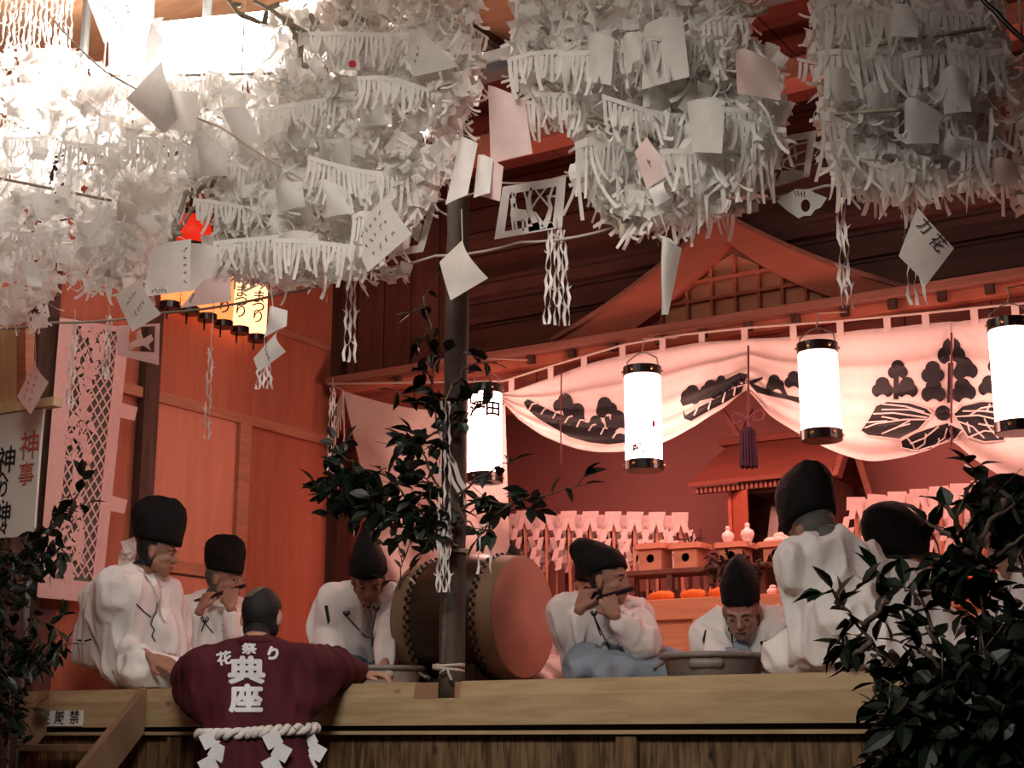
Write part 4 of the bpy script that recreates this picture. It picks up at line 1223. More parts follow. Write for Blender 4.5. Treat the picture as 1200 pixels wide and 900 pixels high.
for px, k, lb in ((1105, 'orange', 'orange at the left end of the pile beside the rounded black hat person'), (1118, 'loaf', 'orange roll in the right pile on the altar shelf behind leaves'),
                  (1132, 'orange', 'orange in the middle of the right pile on the altar shelf'), (1150, 'loaf', 'orange roll at the right part of the altar shelf by the leafy branch'), (1166, 'orange', 'last orange on the altar shelf before the right edge person')):
    fruit(px, 680, k, lb)
# offering table with stands
YT = 3.55
zt = W(800, 668, YT).z
t = thing('offering_table', 'low dark offering table with slim legs standing behind the altar shelf', 'table', (W(800, 700, YT).x, YT, za))
xa, xb = W(738, 668, YT).x, W(960, 664, YT).x
b = B(); box(b, (xa, YT-.12, zt-.03), (xb, YT+.12, zt), .004); flush('table_top', b, M['altardk'], t)
for px in (748, 792, 840, 900, 945):
    x = W(px, 668, YT).x
    b = B(); box(b, (x-.02, YT-.10, za-.002), (x+.02, YT-.06, zt-.03)); box(b, (x-.035, YT-.11, za-.002), (x+.035, YT-.05, za+.04)); flush('leg', b, M['altardk'], t)
def sanbo(px, label, top=637, w=.215):
    p = W(px, top, YT); h = p.z-zt
    t = thing('offering_stand', label, 'stand', (p.x, YT, zt+.001), 0, 'round holed offering stands')
    b = B(); bw = w*.36
    # box body with a round hole in the front: ring of quads between a circle and a square
    n = 24; out = []
    for k in range(n):
        a = 2*PI*k/n; c_, s_ = math.cos(a), math.sin(a); m_ = max(abs(c_), abs(s_)); out.append((c_/m_*bw, s_/m_*h*.36))
    for k in range(n):
        a0, a1 = 2*PI*k/n, 2*PI*(k+1)/n; o0, o1 = out[k], out[(k+1) % n]; r_ = .027
        prism(b, [V3((o0[0], -bw, h*.38+o0[1])), V3((o1[0], -bw, h*.38+o1[1])), V3((r_*math.cos(a1), -bw, h*.42+r_*math.sin(a1))), V3((r_*math.cos(a0), -bw, h*.42+r_*math.sin(a0)))], (0, .008, 0))
    box(b, (-bw, -bw+.008, 0), (-bw+.008, bw, h*.75)); box(b, (bw-.008, -bw+.008, 0), (bw, bw, h*.75)); box(b, (-bw, bw-.008, 0), (bw, bw, h*.75))
    flush('pedestal', b, M['sanbow'], t, world=False)
    b = B(); box(b, (-bw+.01, 0, .003), (bw-.01, .004, h*.72)); flush('inner_panel', b, M['dark'], t, world=False)
    b = B(); q = w/2; c = w*.12; z0 = h*.75
    poly = [(-q, -q+c), (-q+c, -q), (q-c, -q), (q, -q+c), (q, q-c), (q-c, q), (-q+c, q), (-q, q-c)]
    prism(b, [V3((x_, y_, z0)) for x_, y_ in poly], (0, 0, .01))
    for (x0_, y0_), (x1_, y1_) in zip(poly, poly[1:]+poly[:1]): beam(b, (x0_, y0_, z0+.017), (x1_, y1_, z0+.017), .007, .034)
    flush('tray', b, M['sanbow'], t, world=False)
    return p, z0+.035+zt
tops = [sanbo(px, lb) for px, lb in ((768, 'leftmost round holed wooden offering stand, right of the hanging paper wands'), (809, 'second wooden offering stand from the left, twigs lying in it'),
        (862, 'wooden offering stand carrying the two white jars'), (914, 'wooden offering stand carrying a heap of rice cakes beside the broad robed back'))]
for px, lb in ((850, 'left one of two white sake jars on a wooden stand'), (873, 'right one of two white sake jars on a wooden stand, slightly taller')):
    p = W(px, 629, YT-.06); b = B()
    k = 1.0 if px == 850 else 1.08
    lathe(b, [(.022*k, 0), (.026*k, .006), (.022*k, .025*k), (.034*k, .05*k), (.04*k, .07*k), (.034*k, .088*k), (.016*k, .10*k), (.012*k, .112*k), (.016*k, .118*k), (.012*k, .13*k), (.002, .134*k)], 24, Matrix.Translation((p.x, YT-.02, zt+.115)))
    single('sake_jar', b, M['ceramic'], lb, 'jar', 'white jars on the offering stand', smooth=True)
p = tops[3][0]
for k, (dx, dz) in enumerate(((-.05, .02), (0, .025), (.05, .02), (0, .05))):
    b = B(); ball(b, (p.x+dx, YT-.02+.01*k, tops[3][1]-.01+dz), (.045, .04, .026), 2)
    single('rice_cake', b, M['mochi'], ['left rice cake in the heap on the stand beside the broad robed back', 'front rice cake in the heap on the stand beside the broad robed back', 'right rice cake in the heap on the stand beside the broad robed back', 'top rice cake of the heap on the stand'][k], 'food', 'rice cakes heaped on the stand', smooth=True)
p = tops[1][0]
b = B()
for k in range(12):
    a = rnd.uniform(-1, 1); tube(b, [(p.x, YT, tops[1][1]-.02), (p.x+a*.05, YT, tops[1][1]+.03), (p.x+a*.12, YT-.02, tops[1][1]+.05+rnd.uniform(-.02, .03))], .004, 4)
single('dried_twigs', b, M['twig'], 'dried dark twigs lying on the second offering stand', 'twigs')
# vases with evergreen beside the stands
LEAFMESH = {}
def leafgeo(bm, p, d, n, L, w):
    """pointed, slightly folded and arched leaf: base p, direction d, face normal n"""
    d = d.normalized(); n = (n-d*n.dot(d))
    if n.length < 1e-3: n = d.orthogonal()
    n.normalize(); s = d.cross(n)
    prof = [(0, 0.02), (.18, .62), (.45, 1), (.72, .72), (.9, .28), (1.0, .02)]
    mid = []; lf = []; rt_ = []
    for t_, ww in prof:
        c = p+d*L*t_-n*L*.18*t_*t_
        mid.append(bm.verts.new(c)); lf.append(bm.verts.new(c+s*w*.5*ww+n*w*.12*ww)); rt_.append(bm.verts.new(c-s*w*.5*ww+n*w*.12*ww))
    for i in range(len(prof)-1):
        bm.faces.new((mid[i], mid[i+1], lf[i+1], lf[i])); bm.faces.new((rt_[i], rt_[i+1], mid[i+1], mid[i]))
def branch(name, label, lines, y, n_per=.045, L=.075, w=.034, jit=.12, m='leaf', cat='branch', wood_r=.006, seed=1, fill=None, group=None, sub=.25, droop=.5, flush_cluster=0):
    """lines: pixel polylines (with optional depth offset per line) of the twigs; leaves grow along them"""
    rg = random.Random(seed)
    tw, fo = B(), B(); base = None
    segs = []
    for ln in lines:
        dy = 0
        if isinstance(ln, tuple): dy, ln = ln
        pts = [W(px, py, y+dy+rg.uniform(-jit, jit)*.3) for px, py in ln]
        # smooth
        P_ = []
        for a_, b_ in zip(pts, pts[1:]):
            for k in range(4): P_.append(a_.lerp(b_, k/4)+V3((rg.gauss(0, .004), rg.gauss(0, .004), rg.gauss(0, .004))))
        P_.append(pts[-1])
        rr = [wood_r*(1-.75*i/len(P_)) for i in range(len(P_))]
        tube(tw, P_, rr, 5); segs.append(P_)
        if base is None: base = P_[0]
    for P_ in segs:
        tot = sum((b_-a_).length for a_, b_ in zip(P_, P_[1:])); cnt = max(3, int(tot/n_per))
        for k in range(cnt):
            t_ = (k+.6)/cnt*(len(P_)-1)*1.0
            i = min(int(t_), len(P_)-2); p = P_[i].lerp(P_[i+1], t_-i); d = (P_[i+1]-P_[i]).normalized()
            side = d.orthogonal(); side = Matrix.Rotation(rg.uniform(0, 2*PI), 3, d) @ side
            dd = d*rg.uniform(.2, .9)+side*rg.uniform(.5, 1.0)-Z*droop*rg.random()
            if rg.random() < sub:   # short side twig with its own leaves
                q = p+dd.normalized()*rg.uniform(.05, .13); tube(tw, [p, q], wood_r*.3, 4)
                for _ in range(3):
                    d2 = dd.normalized()+V3((rg.gauss(0, .6), rg.gauss(0, .6), rg.gauss(0, .5)))
                    leafgeo(fo, p.lerp(q, rg.uniform(.5, 1)), d2, Z+V3((rg.gauss(0, .6), rg.gauss(0, .6), 0)), L*rg.uniform(.7, 1.15), w*rg.uniform(.8, 1.2))
            leafgeo(fo, p, dd, Z+V3((rg.gauss(0, .7), rg.gauss(0, .7), 0)), L*rg.uniform(.7, 1.15), w*rg.uniform(.8, 1.2))
        leafgeo(fo, P_[-1], (P_[-1]-P_[-2]), Z, L, w)
    if fill:
        for (cx, cy, rx, ry, dy, cnt) in fill:
            for _ in range(cnt):
                a_ = rg.uniform(0, 2*PI); r_ = math.sqrt(rg.random())
                p = W(cx+rx*r_*math.cos(a_), cy+ry*r_*math.sin(a_), y+rg.uniform(-dy, dy))
                d = V3((rg.gauss(0, 1), rg.gauss(0, 1), rg.gauss(-.4, .7)))
                leafgeo(fo, p, d, Z+V3((rg.gauss(0, .7), rg.gauss(0, .7), 0)), L*rg.uniform(.7, 1.2), w*rg.uniform(.8, 1.2))
                if rg.random() < .08: tube(tw, [p, p-d.normalized()*.1], wood_r*.25, 4)
    t = thing(name, label, cat, tuple(base), 0, group)
    flush('twigs', tw, M['twig'], t, smooth=True); flush('foliage', fo, M[m], t, smooth=False)
    return t
branch('evergreen_sprig', 'dark evergreen sprig standing between the offering stands left of the tall bowing hat', [[(838, 690), (836, 665), (832, 648)], [(838, 680), (848, 660), (852, 650)]], 3.42, n_per=.02, L=.05, w=.024, fill=[(838, 663, 12, 12, .05, 40)])
branch('evergreen_sprig', 'dark evergreen sprig standing right of the tall bowing hat in front of the stands', [[(880, 690), (878, 668), (872, 652)], [(881, 680), (893, 664), (900, 655)]], 3.42, n_per=.02, L=.05, w=.024, fill=[(885, 666, 14, 14, .05, 50)], seed=4)
# ---- rows of paper wands (gohei) on dark sticks
def gohei():
    t = thing('paper_wand', 'x', 'paper wand', (0, 0, 0))
    b = B(); box(b, (-.008, -.008, -.62), (.008, .008, -.02)); flush('stick', b, M['sanbow'], t, world=False)
    b = B(); box(b, (-.018, .012, -.2), (-.004, .016, -.06)); flush('slot', b, M['dark'], t, world=False)
    b = B()
    prism(b, [V3((-.05, -.012, -.07)), V3((.045, -.012, -.07)), V3((.05, -.012, .0)), V3((-.045, -.012, .0))], (0, .002, 0))
    prism(b, [V3((-.03, -.02, -.085)), V3((.04, -.02, -.08)), V3((.044, -.02, -.012)), V3((-.02, -.02, -.006))], (0, .002, 0))
    flush('paper_head', b, M['paperw'], t, world=False)
    for s in (-1, 1):
        b = B(); p = V3((s*.018, -.025, -.05))
        for k in range(5):
            q = p+V3((s*(.016 if k % 2 else -.004)*1.4, -.006*k, 0)); w_ = .034
            prism(b, [q+V3((-w_/2, 0, 0)), q+V3((w_/2, .004, .008)), q+V3((w_/2+s*.018, -.01, -.066)), q+V3((-w_/2+s*.018, -.008, -.072))], (0, .0015, 0))
            p = p+V3((s*.010, 0, -.058))
        flush('shide', b, M['paperw'], t, world=False)
    return t
g0 = gohei(); kk = 0
def put_gohei(px, py, y, label, group, rzz=0, tilt=0, s=1.0):
    global kk
    o = g0 if kk == 0 else copy_tree(g0); kk += 1
    o.location = W(px, py, y); o.rotation_euler = (0, tilt, rzz); o.scale = (s, s, s)
    o['label'] = label; o['group'] = group
for k in range(19):
    px = 562+k*13; back = k % 2
    put_gohei(px, 598+ (4 if back else 0)+k*.15, 3.85+.12*back, 'white paper wand on a stick in the crowded row behind drum and central flute player', 'paper wands in the left row', .5+rnd.uniform(-.2, .2), rnd.uniform(-.05, .05), 1.15)
for k in range(14):
    px = 1002+k*12.2; back = k % 2
    put_gohei(px, 583-k*1.6+(4 if back else 0), 3.7+.12*back, 'white paper wand on a wooden stick in the row above the rounded black hat', 'paper wands in the right row', .45+rnd.uniform(-.2, .2), rnd.uniform(-.06, .06), 1.15)
for nm, xa_, xb_, y_, lb in (('wand_rack', 556, 815, 3.9, 'dark slatted rack holding the left row of paper wands'), ('wand_rack', 995, 1175, 3.76, 'dark slatted rack holding the right row of paper wands')):
    pa, pb = W(xa_, 690, y_), W(xb_, 690, y_); ztop = W((xa_+xb_)/2, 628 if y_ > 3.8 else 612, y_).z
    t = thing(nm, lb, 'rack', ((pa.x+pb.x)/2, y_, ST))
    b = B(); box(b, (pa.x, y_+.10, za+.1), (pb.x, y_+.13, za+.14)); box(b, (pa.x, y_+.10, ztop-.12), (pb.x, y_+.13, ztop-.09)); flush('rail', b, M['altardk'], t)
    n_ = int((pb.x-pa.x)/.075)
    for k in range(n_+1):
        x_ = pa.x+(pb.x-pa.x)*k/n_; b = B(); box(b, (x_-.011, y_+.085, ST), (x_+.011, y_+.10, ztop)); flush('slat', b, M['altardk'], t)
# ---- small shrine
YH = 4.0
hz = lambda px, py, y=YH: W(px, py, y)
el_, er_ = hz(806, 568), hz(966, 558); zr_ = hz(900, 518, YH+.3).z; ze = (el_.z+er_.z)/2+.0
x0h, x1h = el_.x, er_.x+.03
t = thing('small_shrine', 'small wooden shrine with gabled board roof and open doors at the back of the stage', 'shrine', ((x0h+x1h)/2, YH+.2, ST))
b = B(); inl = .16
prism(b, [V3((x0h, YH, ze)), V3((x1h+.02, YH, ze)), V3((x1h+.02, YH+.34, zr_)), V3((x0h+inl, YH+.34, zr_))], (0, .012, .03))
prism(b, [V3((x0h+.1, YH+.66, ze)), V3((x1h+.02, YH+.66, ze)), V3((x1h+.02, YH+.34, zr_)), V3((x0h+inl, YH+.34, zr_))][::-1], (0, .012, .03))
flush('roof', b, M['shroof'], t)
b = B(); box(b, (x0h+.10, YH+.30, zr_+.01), (x1h+.05, YH+.40, zr_+.06), .006); flush('ridge', b, M['shroof'], t)
for xx in (x0h+.22, x1h-.1):
    b = B(); beam(b, (xx+.06, YH+.33, zr_+.0), (xx-.10, YH+.33, zr_+.26), .03, .035, (0, 1, 0)); beam(b, (xx-.06, YH+.36, zr_+.0), (xx+.10, YH+.36, zr_+.26), .03, .035, (0, 1, 0)); flush('roof_finial', b, M['eavedk'], t)
b = B()
prism(b, [V3((x1h+.02, YH-.02, ze-.02)), V3((x1h+.02, YH+.34, zr_+.06)), V3((x1h+.02, YH+.68, ze-.02)), V3((x1h+.02, YH+.6, ze-.03)), V3((x1h+.02, YH+.34, zr_-.03)), V3((x1h+.02, YH+.06, ze-.03))], (.04, 0, 0))
beam(b, (x1h+.04, YH+.3, zr_+.06), (x1h+.22, YH+.25, ze-.28), .04, .05, (0, 1, 0))
flush('gable_trim', b, M['eavedk'], t)
b = B()
for k in range(28):
    x_ = x0h+.05+(x1h-x0h-.1)*k/27
    box(b, (x_-.010, YH+.03, ze-.045), (x_+.010, YH+.08, ze-.004))
flush('rafter_ends', b, M['eavedk'], t)['kind'] = 'stuff'
xd0, xd1 = hz(858, 600, YH+.12).x, hz(920, 600, YH+.12).x
b = B()
box(b, (xd0-.02, YH+.14, za), (xd0, YH+.55, ze)); box(b, (x1h-.06, YH+.14, za), (x1h-.04, YH+.55, ze)); box(b, (xd0, YH+.53, za), (x1h-.06, YH+.55, ze)); box(b, (xd0-.02, YH+.14, ze-.06), (x1h-.04, YH+.16, ze))
box(b, (xd1, YH+.14, za), (x1h-.06, YH+.16, ze))
flush('cabinet', b, M['altardk'], t)
b = B(); box(b, (xd0-.02, YH+.10, za), (xd0+.005, YH+.14, ze-.02)); q = W(876, 600, YH+.05); prism(b, [V3((xd0, YH+.12, za)), V3((xd0+.16, YH-.0, za)), V3((xd0+.16, YH-.0, ze-.05)), V3((xd0, YH+.12, ze-.05))], (0, .015, 0)); flush('door', b, M['eave'], t)
b = B(); xx = W(916, 600, YH-.05).x; prism(b, [V3((xx, YH-.05, za)), V3((xx+.018, YH-.05, za)), V3((xx+.018, YH-.05, ze-.04)), V3((xx, YH-.05, ze-.04))], (0, .22, 0)); flush('door', b, M['altar'], t)
b = B(); q = W(904, 622, YH+.2); prism(b, [V3((q.x-.04, YH+.2, q.z-.1)), V3((q.x+.03, YH+.2, q.z-.1)), V3((q.x+.045, YH+.26, q.z+.17)), V3((q.x-.02, YH+.26, q.z+.17))], (0, .003, 0))
single('paper_slip', b, M['papergr'], 'pale paper slip leaning inside the open small shrine', 'paper')
# side trees in the shrine gap, dark drape right of the shrine
# ---- signboards and crate at the left edge
t = thing('sign_board', 'white paper sign with red and black brush writing at the left edge', 'sign', tuple(W(10, 632, -.5)))
ys = -.5
def sp2(px, py, o=0): return W(px, py, ys+o)
b = B()
pl = [(-70, 488), (51, 479), (47, 520), (44, 560), (41, 600), (40, 618), (36, 625), (28, 629), (-70, 634)]
prism(b, [sp2(*q) for q in pl], (0, .012, 0)); flush('paper_panel', b, M['sign'], t)
def plane_text(s, px, py, size, y, m, parent, fat=.0012, nm='brush_writing', rz=0):
    tb = text(s, size, .0008, fat, space=.95)
    cdir = V3((CAM.x, CAM.y, 0))-V3((W(px, py, y).x, y, 0))
    fx = V3((1, 0, 0)); tb.transform(frame_mtx(W(px, py, y)-V3((0, .002, 0)), fx, (rz*.0, 0, 1)))
    return flush(nm, tb, m, parent)
plane_text('神', 35, 524, .135, ys-.004, M['inkred'], t, 0); plane_text('事', 31, 557, .11, ys-.004, M['inkred'], t, 0)
plane_text('神', 8, 541, .13, ys-.004, M['ink'], t, .0005)
for s_, py_, sz_ in (('へ', 560, .08), ('り', 574, .085), ('・', 589, .06), ('神', 604, .11), ('々', 620, .07)): plane_text(s_, 4, py_, sz_, ys-.004, M['ink'], t, .0005)
t = thing('pine_crate', 'pale pine board box fixed above the white sign at the left edge', 'box', tuple(W(20, 540, -.45)))
b = B(); prism(b, [W(-60, 383, -.45), W(25, 376, -.45), W(26, 476, -.45), W(-60, 486, -.45)], (0, .06, 0)); flush('board_face', b, M['tan'], t)
b = B(); beam(b, W(-60, 490, -.49), W(68, 471, -.49), .05, .04); flush('batten', b, M['tan'], t)
b = B(); beam(b, W(30, 378, -.43), W(30, 474, -.43), .06, .05, (0, 1, 0)); flush('side_post', b, M['rail'], t)
# dark posts of the stand
t = thing('sign_post', 'dark timber post and thin metal pipe standing below the white sign', 'post', tuple(W(14, 880, -.4)))
b = B(); beam(b, V3((W(14, 760, -.42).x, -.42, 0)), W(12, 628, -.42), .12, .09, (0, 1, 0)); flush('timber_post', b, M['post'], t)
b = B(); q = W(31, 700, -.3); tube(b, [(q.x, -.3, 0), (q.x, -.3, W(31, 628, -.3).z)], .018, 10); flush('pipe', b, M['metalgr'], t)
# ---- steps at the lower left
t = thing('wooden_steps', 'wooden step ladder leaning on the stage front at the lower left', 'steps', tuple(V3((W(60, 890, -.8).x, -.8, 0))))
def stringer(px_top, x_off):
    top = W(px_top, 812, -.02); b = B()
    p = V3((top.x, -.02, ST-.0)); e = V3((top.x, -1.15, 0.0))
    prism(b, [p+V3((0, .0, .005)), p+V3((0, -.0, -.19)), e+V3((0, .12, 0)), e+V3((0, -.1, 0))], (.045, 0, 0)); flush('stringer', b, M['altardk'] if 0 else M['stepw'], t)
    return top.x
M['stepw'] = wood('step timber', (.16, .09, .055), (.25, .15, .09), (8, 1.5, 1.5), knots=3)
xA = stringer(50, 0); xB = stringer(163, 0)
for k, zz in enumerate((.98, .72, .46, .2)):
    y_ = -.02-(ST-zz)*.93
    b = B(); box(b, (xA+.045, y_-.02, zz-.03), (xB, y_+.19, zz+.0), .003); flush('tread', b, M['stepw'], t)
# no-shoes sign on the sill
t = thing('warning_sign', 'small white plate with black characters on the stage sill beside the steps', 'sign', tuple(W(62, 853, -.01)))
b = B(); q0, q1 = W(22, 835, -.008), W(97, 832, -.008); q2 = W(97, 851, -.008)
box(b, (q0.x, -.010, q2.z), (q1.x, -.002, q1.z-.002), .001); flush('plate', b, M['sign'], t)
for s, px in (('土', 31), ('足', 53), ('厳', 69.5), ('禁', 87)):
    q = W(px, 842, -.011); tb = text(s, (q1.z-q2.z)*.93, .0004, .0008); tb.transform(frame_mtx(V3((q.x, -.0112, (q1.z+q2.z)/2)), (1, 0, 0), (0, 0, 1))); flush('character', tb, M['ink'], t)

# ---- the pole with its ties
YP = .055
t = thing('bark_pole', 'tall dark bark pole standing in front of the drum at the stage edge', 'pole', tuple(V3((W(529, 812, YP).x, YP, 0))))
b = B(); pb_, pt_ = W(529, 815, YP), W(537, 235, YP); dd = (pb_-pt_)
pts = [pt_+V3((.004, 0, .5)), pt_, pt_.lerp(pb_, .2)+V3((.003, 0, 0)), pt_.lerp(pb_, .5)-V3((.004, 0, 0)), pt_.lerp(pb_, .75), V3((pb_.x, YP, ST-.06))]
P_ = []
for a_, b_ in zip(pts, pts[1:]):
    for k in range(6): P_.append(a_.lerp(b_, k/6)+V3((rnd.gauss(0, .0012), rnd.gauss(0, .0012), 0)))
P_.append(pts[-1])
tube(b, P_, [.047+.006*i/len(P_)+rnd.gauss(0, .0008) for i in range(len(P_))], 18); flush('trunk', b, M['pole'], t, smooth=True)
b = B(); q = W(521, 720, YP-.03); tube(b, [V3((q.x, YP-.045, ST-.06)), W(523, 700, YP-.045)], .012, 8); flush('bamboo_stake', b, M['twig'], t, smooth=True)
b = B()
for k in range(3):
    c_ = W(528, 779+k*3, YP); tube(b, [c_+V3((.062*math.cos(a_)-.006, .058*math.sin(a_)-.005, .006*math.sin(a_+k*2))) for a_ in [j*PI/10 for j in range(21)]], .006, 5)
tube(b, [W(524, 783, YP-.08), W(526, 790, YP-.085), W(529, 797, YP-.08)], .005, 5)
tube(b, [W(524, 783, YP-.08), W(519, 786, YP-.085), W(516, 788, YP-.08)], .005, 5)
flush('rope_tie', b, M['string'], t)
b = B()
for k in range(2):
    c_ = W(533, 645+k*4, YP); tube(b, [c_+V3((.056*math.cos(a_), .056*math.sin(a_), .004*math.sin(a_+k*2))) for a_ in [j*PI/10 for j in range(21)]], .004, 5)
flush('string_tie', b, M['string'], t)

# ---- evergreen branches
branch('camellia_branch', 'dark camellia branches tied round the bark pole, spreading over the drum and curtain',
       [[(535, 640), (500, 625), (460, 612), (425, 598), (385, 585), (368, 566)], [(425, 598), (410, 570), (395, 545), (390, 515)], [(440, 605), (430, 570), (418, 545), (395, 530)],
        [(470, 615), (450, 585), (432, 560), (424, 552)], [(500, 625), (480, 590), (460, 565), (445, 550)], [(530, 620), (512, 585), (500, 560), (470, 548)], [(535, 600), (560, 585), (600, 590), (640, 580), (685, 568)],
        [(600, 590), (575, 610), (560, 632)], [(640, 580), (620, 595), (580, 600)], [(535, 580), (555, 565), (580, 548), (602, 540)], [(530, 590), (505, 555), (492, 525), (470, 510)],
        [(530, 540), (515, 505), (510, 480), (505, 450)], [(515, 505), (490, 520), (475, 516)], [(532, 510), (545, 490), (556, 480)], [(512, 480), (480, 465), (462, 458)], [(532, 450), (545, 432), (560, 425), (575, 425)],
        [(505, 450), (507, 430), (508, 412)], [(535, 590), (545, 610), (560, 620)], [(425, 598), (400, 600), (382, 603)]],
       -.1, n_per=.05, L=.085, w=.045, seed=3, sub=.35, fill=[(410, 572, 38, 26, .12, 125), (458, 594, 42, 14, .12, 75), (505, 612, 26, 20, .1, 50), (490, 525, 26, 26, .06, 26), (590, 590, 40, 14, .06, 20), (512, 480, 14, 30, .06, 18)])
branch('camellia_branch', 'thin hanging camellia twig high on the bark pole, small sparse leaves',
       [[(508, 410), (503, 385), (496, 360), (505, 330), (520, 318)], [(496, 360), (480, 368)], [(503, 385), (488, 410)], [(496, 345), (508, 395), (498, 425)]], -.1, n_per=.09, L=.06, w=.028, seed=5, sub=.1, wood_r=.004)
branch('camellia_branch', 'olive leafy sprig beside the face of the bowing person left of the drum',
       [[(468, 690), (472, 660), (466, 635)], [(472, 660), (480, 640), (490, 630)], [(470, 680), (480, 670)]], .9, n_per=.05, L=.07, w=.03, seed=6, m='leaf2', wood_r=.004)
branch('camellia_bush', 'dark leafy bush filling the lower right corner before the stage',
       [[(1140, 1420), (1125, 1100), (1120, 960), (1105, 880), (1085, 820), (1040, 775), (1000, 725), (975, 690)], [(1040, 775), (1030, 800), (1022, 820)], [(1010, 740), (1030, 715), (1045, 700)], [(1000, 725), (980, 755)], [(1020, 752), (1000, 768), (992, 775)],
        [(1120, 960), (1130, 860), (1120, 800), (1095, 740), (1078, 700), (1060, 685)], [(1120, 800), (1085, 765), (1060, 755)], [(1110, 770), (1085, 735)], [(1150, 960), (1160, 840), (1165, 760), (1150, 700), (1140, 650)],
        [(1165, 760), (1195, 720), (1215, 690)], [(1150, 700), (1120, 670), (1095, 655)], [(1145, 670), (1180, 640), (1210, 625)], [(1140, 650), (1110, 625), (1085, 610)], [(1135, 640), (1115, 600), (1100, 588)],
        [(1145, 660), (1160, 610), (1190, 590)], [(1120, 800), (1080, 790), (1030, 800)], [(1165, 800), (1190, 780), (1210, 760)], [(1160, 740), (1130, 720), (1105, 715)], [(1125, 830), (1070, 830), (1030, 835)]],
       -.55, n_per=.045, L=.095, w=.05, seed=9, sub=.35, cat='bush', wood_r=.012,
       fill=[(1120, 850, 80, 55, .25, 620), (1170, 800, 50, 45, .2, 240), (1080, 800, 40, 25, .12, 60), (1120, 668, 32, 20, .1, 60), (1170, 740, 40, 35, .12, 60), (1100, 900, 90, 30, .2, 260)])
branch('camellia_branch', 'dense dark leaf clump in front of the right edge person with one large leafy head',
       [[(1215, 700), (1190, 650), (1170, 610), (1150, 590)], [(1170, 610), (1150, 575), (1140, 552), (1150, 545)], [(1180, 630), (1200, 600), (1215, 580)]],
       -.2, n_per=.04, L=.09, w=.046, seed=12, sub=.3, fill=[(1175, 598, 30, 26, .08, 110)])
branch('camellia_branch', 'dark leafy branch rising at the left edge in front of the patterned paper banner',
       [[(20, 700), (40, 660), (60, 620), (80, 600), (100, 590)], [(60, 620), (75, 640), (72, 655)], [(55, 630), (62, 605), (70, 598)], [(80, 600), (88, 585), (92, 577)], [(30, 680), (10, 650), (-5, 640)]],
       -.75, n_per=.05, L=.085, w=.04, seed=15, sub=.3, fill=[(45, 640, 20, 20, .06, 22)])
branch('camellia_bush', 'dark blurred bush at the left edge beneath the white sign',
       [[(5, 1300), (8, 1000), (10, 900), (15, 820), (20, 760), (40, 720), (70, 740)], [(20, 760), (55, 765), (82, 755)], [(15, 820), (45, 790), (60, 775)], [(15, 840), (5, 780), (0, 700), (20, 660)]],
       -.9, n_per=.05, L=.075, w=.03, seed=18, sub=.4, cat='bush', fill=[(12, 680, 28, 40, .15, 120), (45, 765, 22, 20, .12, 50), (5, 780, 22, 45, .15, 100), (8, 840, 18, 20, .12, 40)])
# ================================================================ HANGING PAPER
YK = -.85     # depth of the hanging papers, in front of the stage edge
rg = random.Random(21)
def inpoly(x, y, pl):
    c = False; n = len(pl)
    for i in range(n):
        (x0, y0), (x1, y1) = pl[i], pl[i-1]
        if (y0 > y) != (y1 > y) and x < (x1-x0)*(y-y0)/(y1-y0)+x0: c = not c
    return c
def rvec(sx=1, sy=1, sz=1): return V3((rg.gauss(0, sx), rg.gauss(0, sy), rg.gauss(0, sz)))
def p_sheet(bm, c, w, h, n=None, up=None, bend=.15, cut=False):
    n = (n or (TC+rvec(.6, .6, .5))).normalized(); up = (up or (Z+rvec(.4, .4, .2))); up = (up-n*up.dot(n)).normalized(); s = up.cross(n)
    rows = []
    b1, b2 = rg.uniform(-bend, bend), rg.uniform(-bend, bend)
    for i in range(4):
        u = i/3-.5; row = []
        for j in range(4):
            v = j/3-.5
            row.append(bm.verts.new(c+s*w*u+up*h*v+n*(b1*w*(u*u*4)+b2*h*(v*v*4))))
        rows.append(row)
    for a, d in zip(rows, rows[1:]):
        for j in range(3): bm.faces.new((a[j], d[j], d[j+1], a[j+1]))
def p_curl(bm, c, L, w, tw=1.5):
    """narrow curled strip"""
    d = (rvec(.5, .5, .5)-Z*.8).normalized(); s = d.orthogonal().normalized(); s = Matrix.Rotation(rg.uniform(0, 6.28), 3, d) @ s
    p = c; pts = []; ws = []
    k = rg.uniform(.15, .7)*rg.choice((-1, 1)); n = 6
    for i in range(n+1):
        pts.append(p.copy()); ws.append(Matrix.Rotation(tw*i/n, 3, d) @ s)
        d = (Matrix.Rotation(k*.6, 3, s) @ d).normalized(); d = (d-Z*.12).normalized(); p = p+d*L/n
    ribbon(bm, pts, ws, w)
def p_comb(bm, c, W_, H_, fr, n=None, band=.13, sway=.2):
    """band of paper cut into hanging strips"""
    fr = fr.normalized(); sx = (Z.cross(fr).normalized()+Z*rg.uniform(-.22, .22)).normalized(); n = n or max(4, int(W_/.016)); pw = W_/n; cb = rg.uniform(-.03, .03)
    ribbon(bm, [c+sx*W_*(i/4-.5)+fr*.006*math.sin(i*1.7)+Z*cb*(4*(i/4-.5)**2) for i in range(5)], Z, H_*band)
    for i in range(n):
        p = c+sx*(W_*((i+.5)/n-.5))-Z*H_*band*.5+Z*cb*4*((i+.5)/n-.5)**2; pts = []; tws = rg.uniform(-1, 1)*.9; sw = rg.gauss(0, sway); fw = rg.gauss(0, sway)
        hh = H_*rg.uniform(.6, 1.15)
        for k in range(5):
            t_ = k/4; pts.append(p-Z*hh*t_+(sx*sw+fr*fw)*hh*t_*t_)
        ribbon(bm, pts, [Matrix.Rotation(tws*k/4, 3, 'Z') @ sx for k in range(5)], pw*rg.uniform(.55, .85))
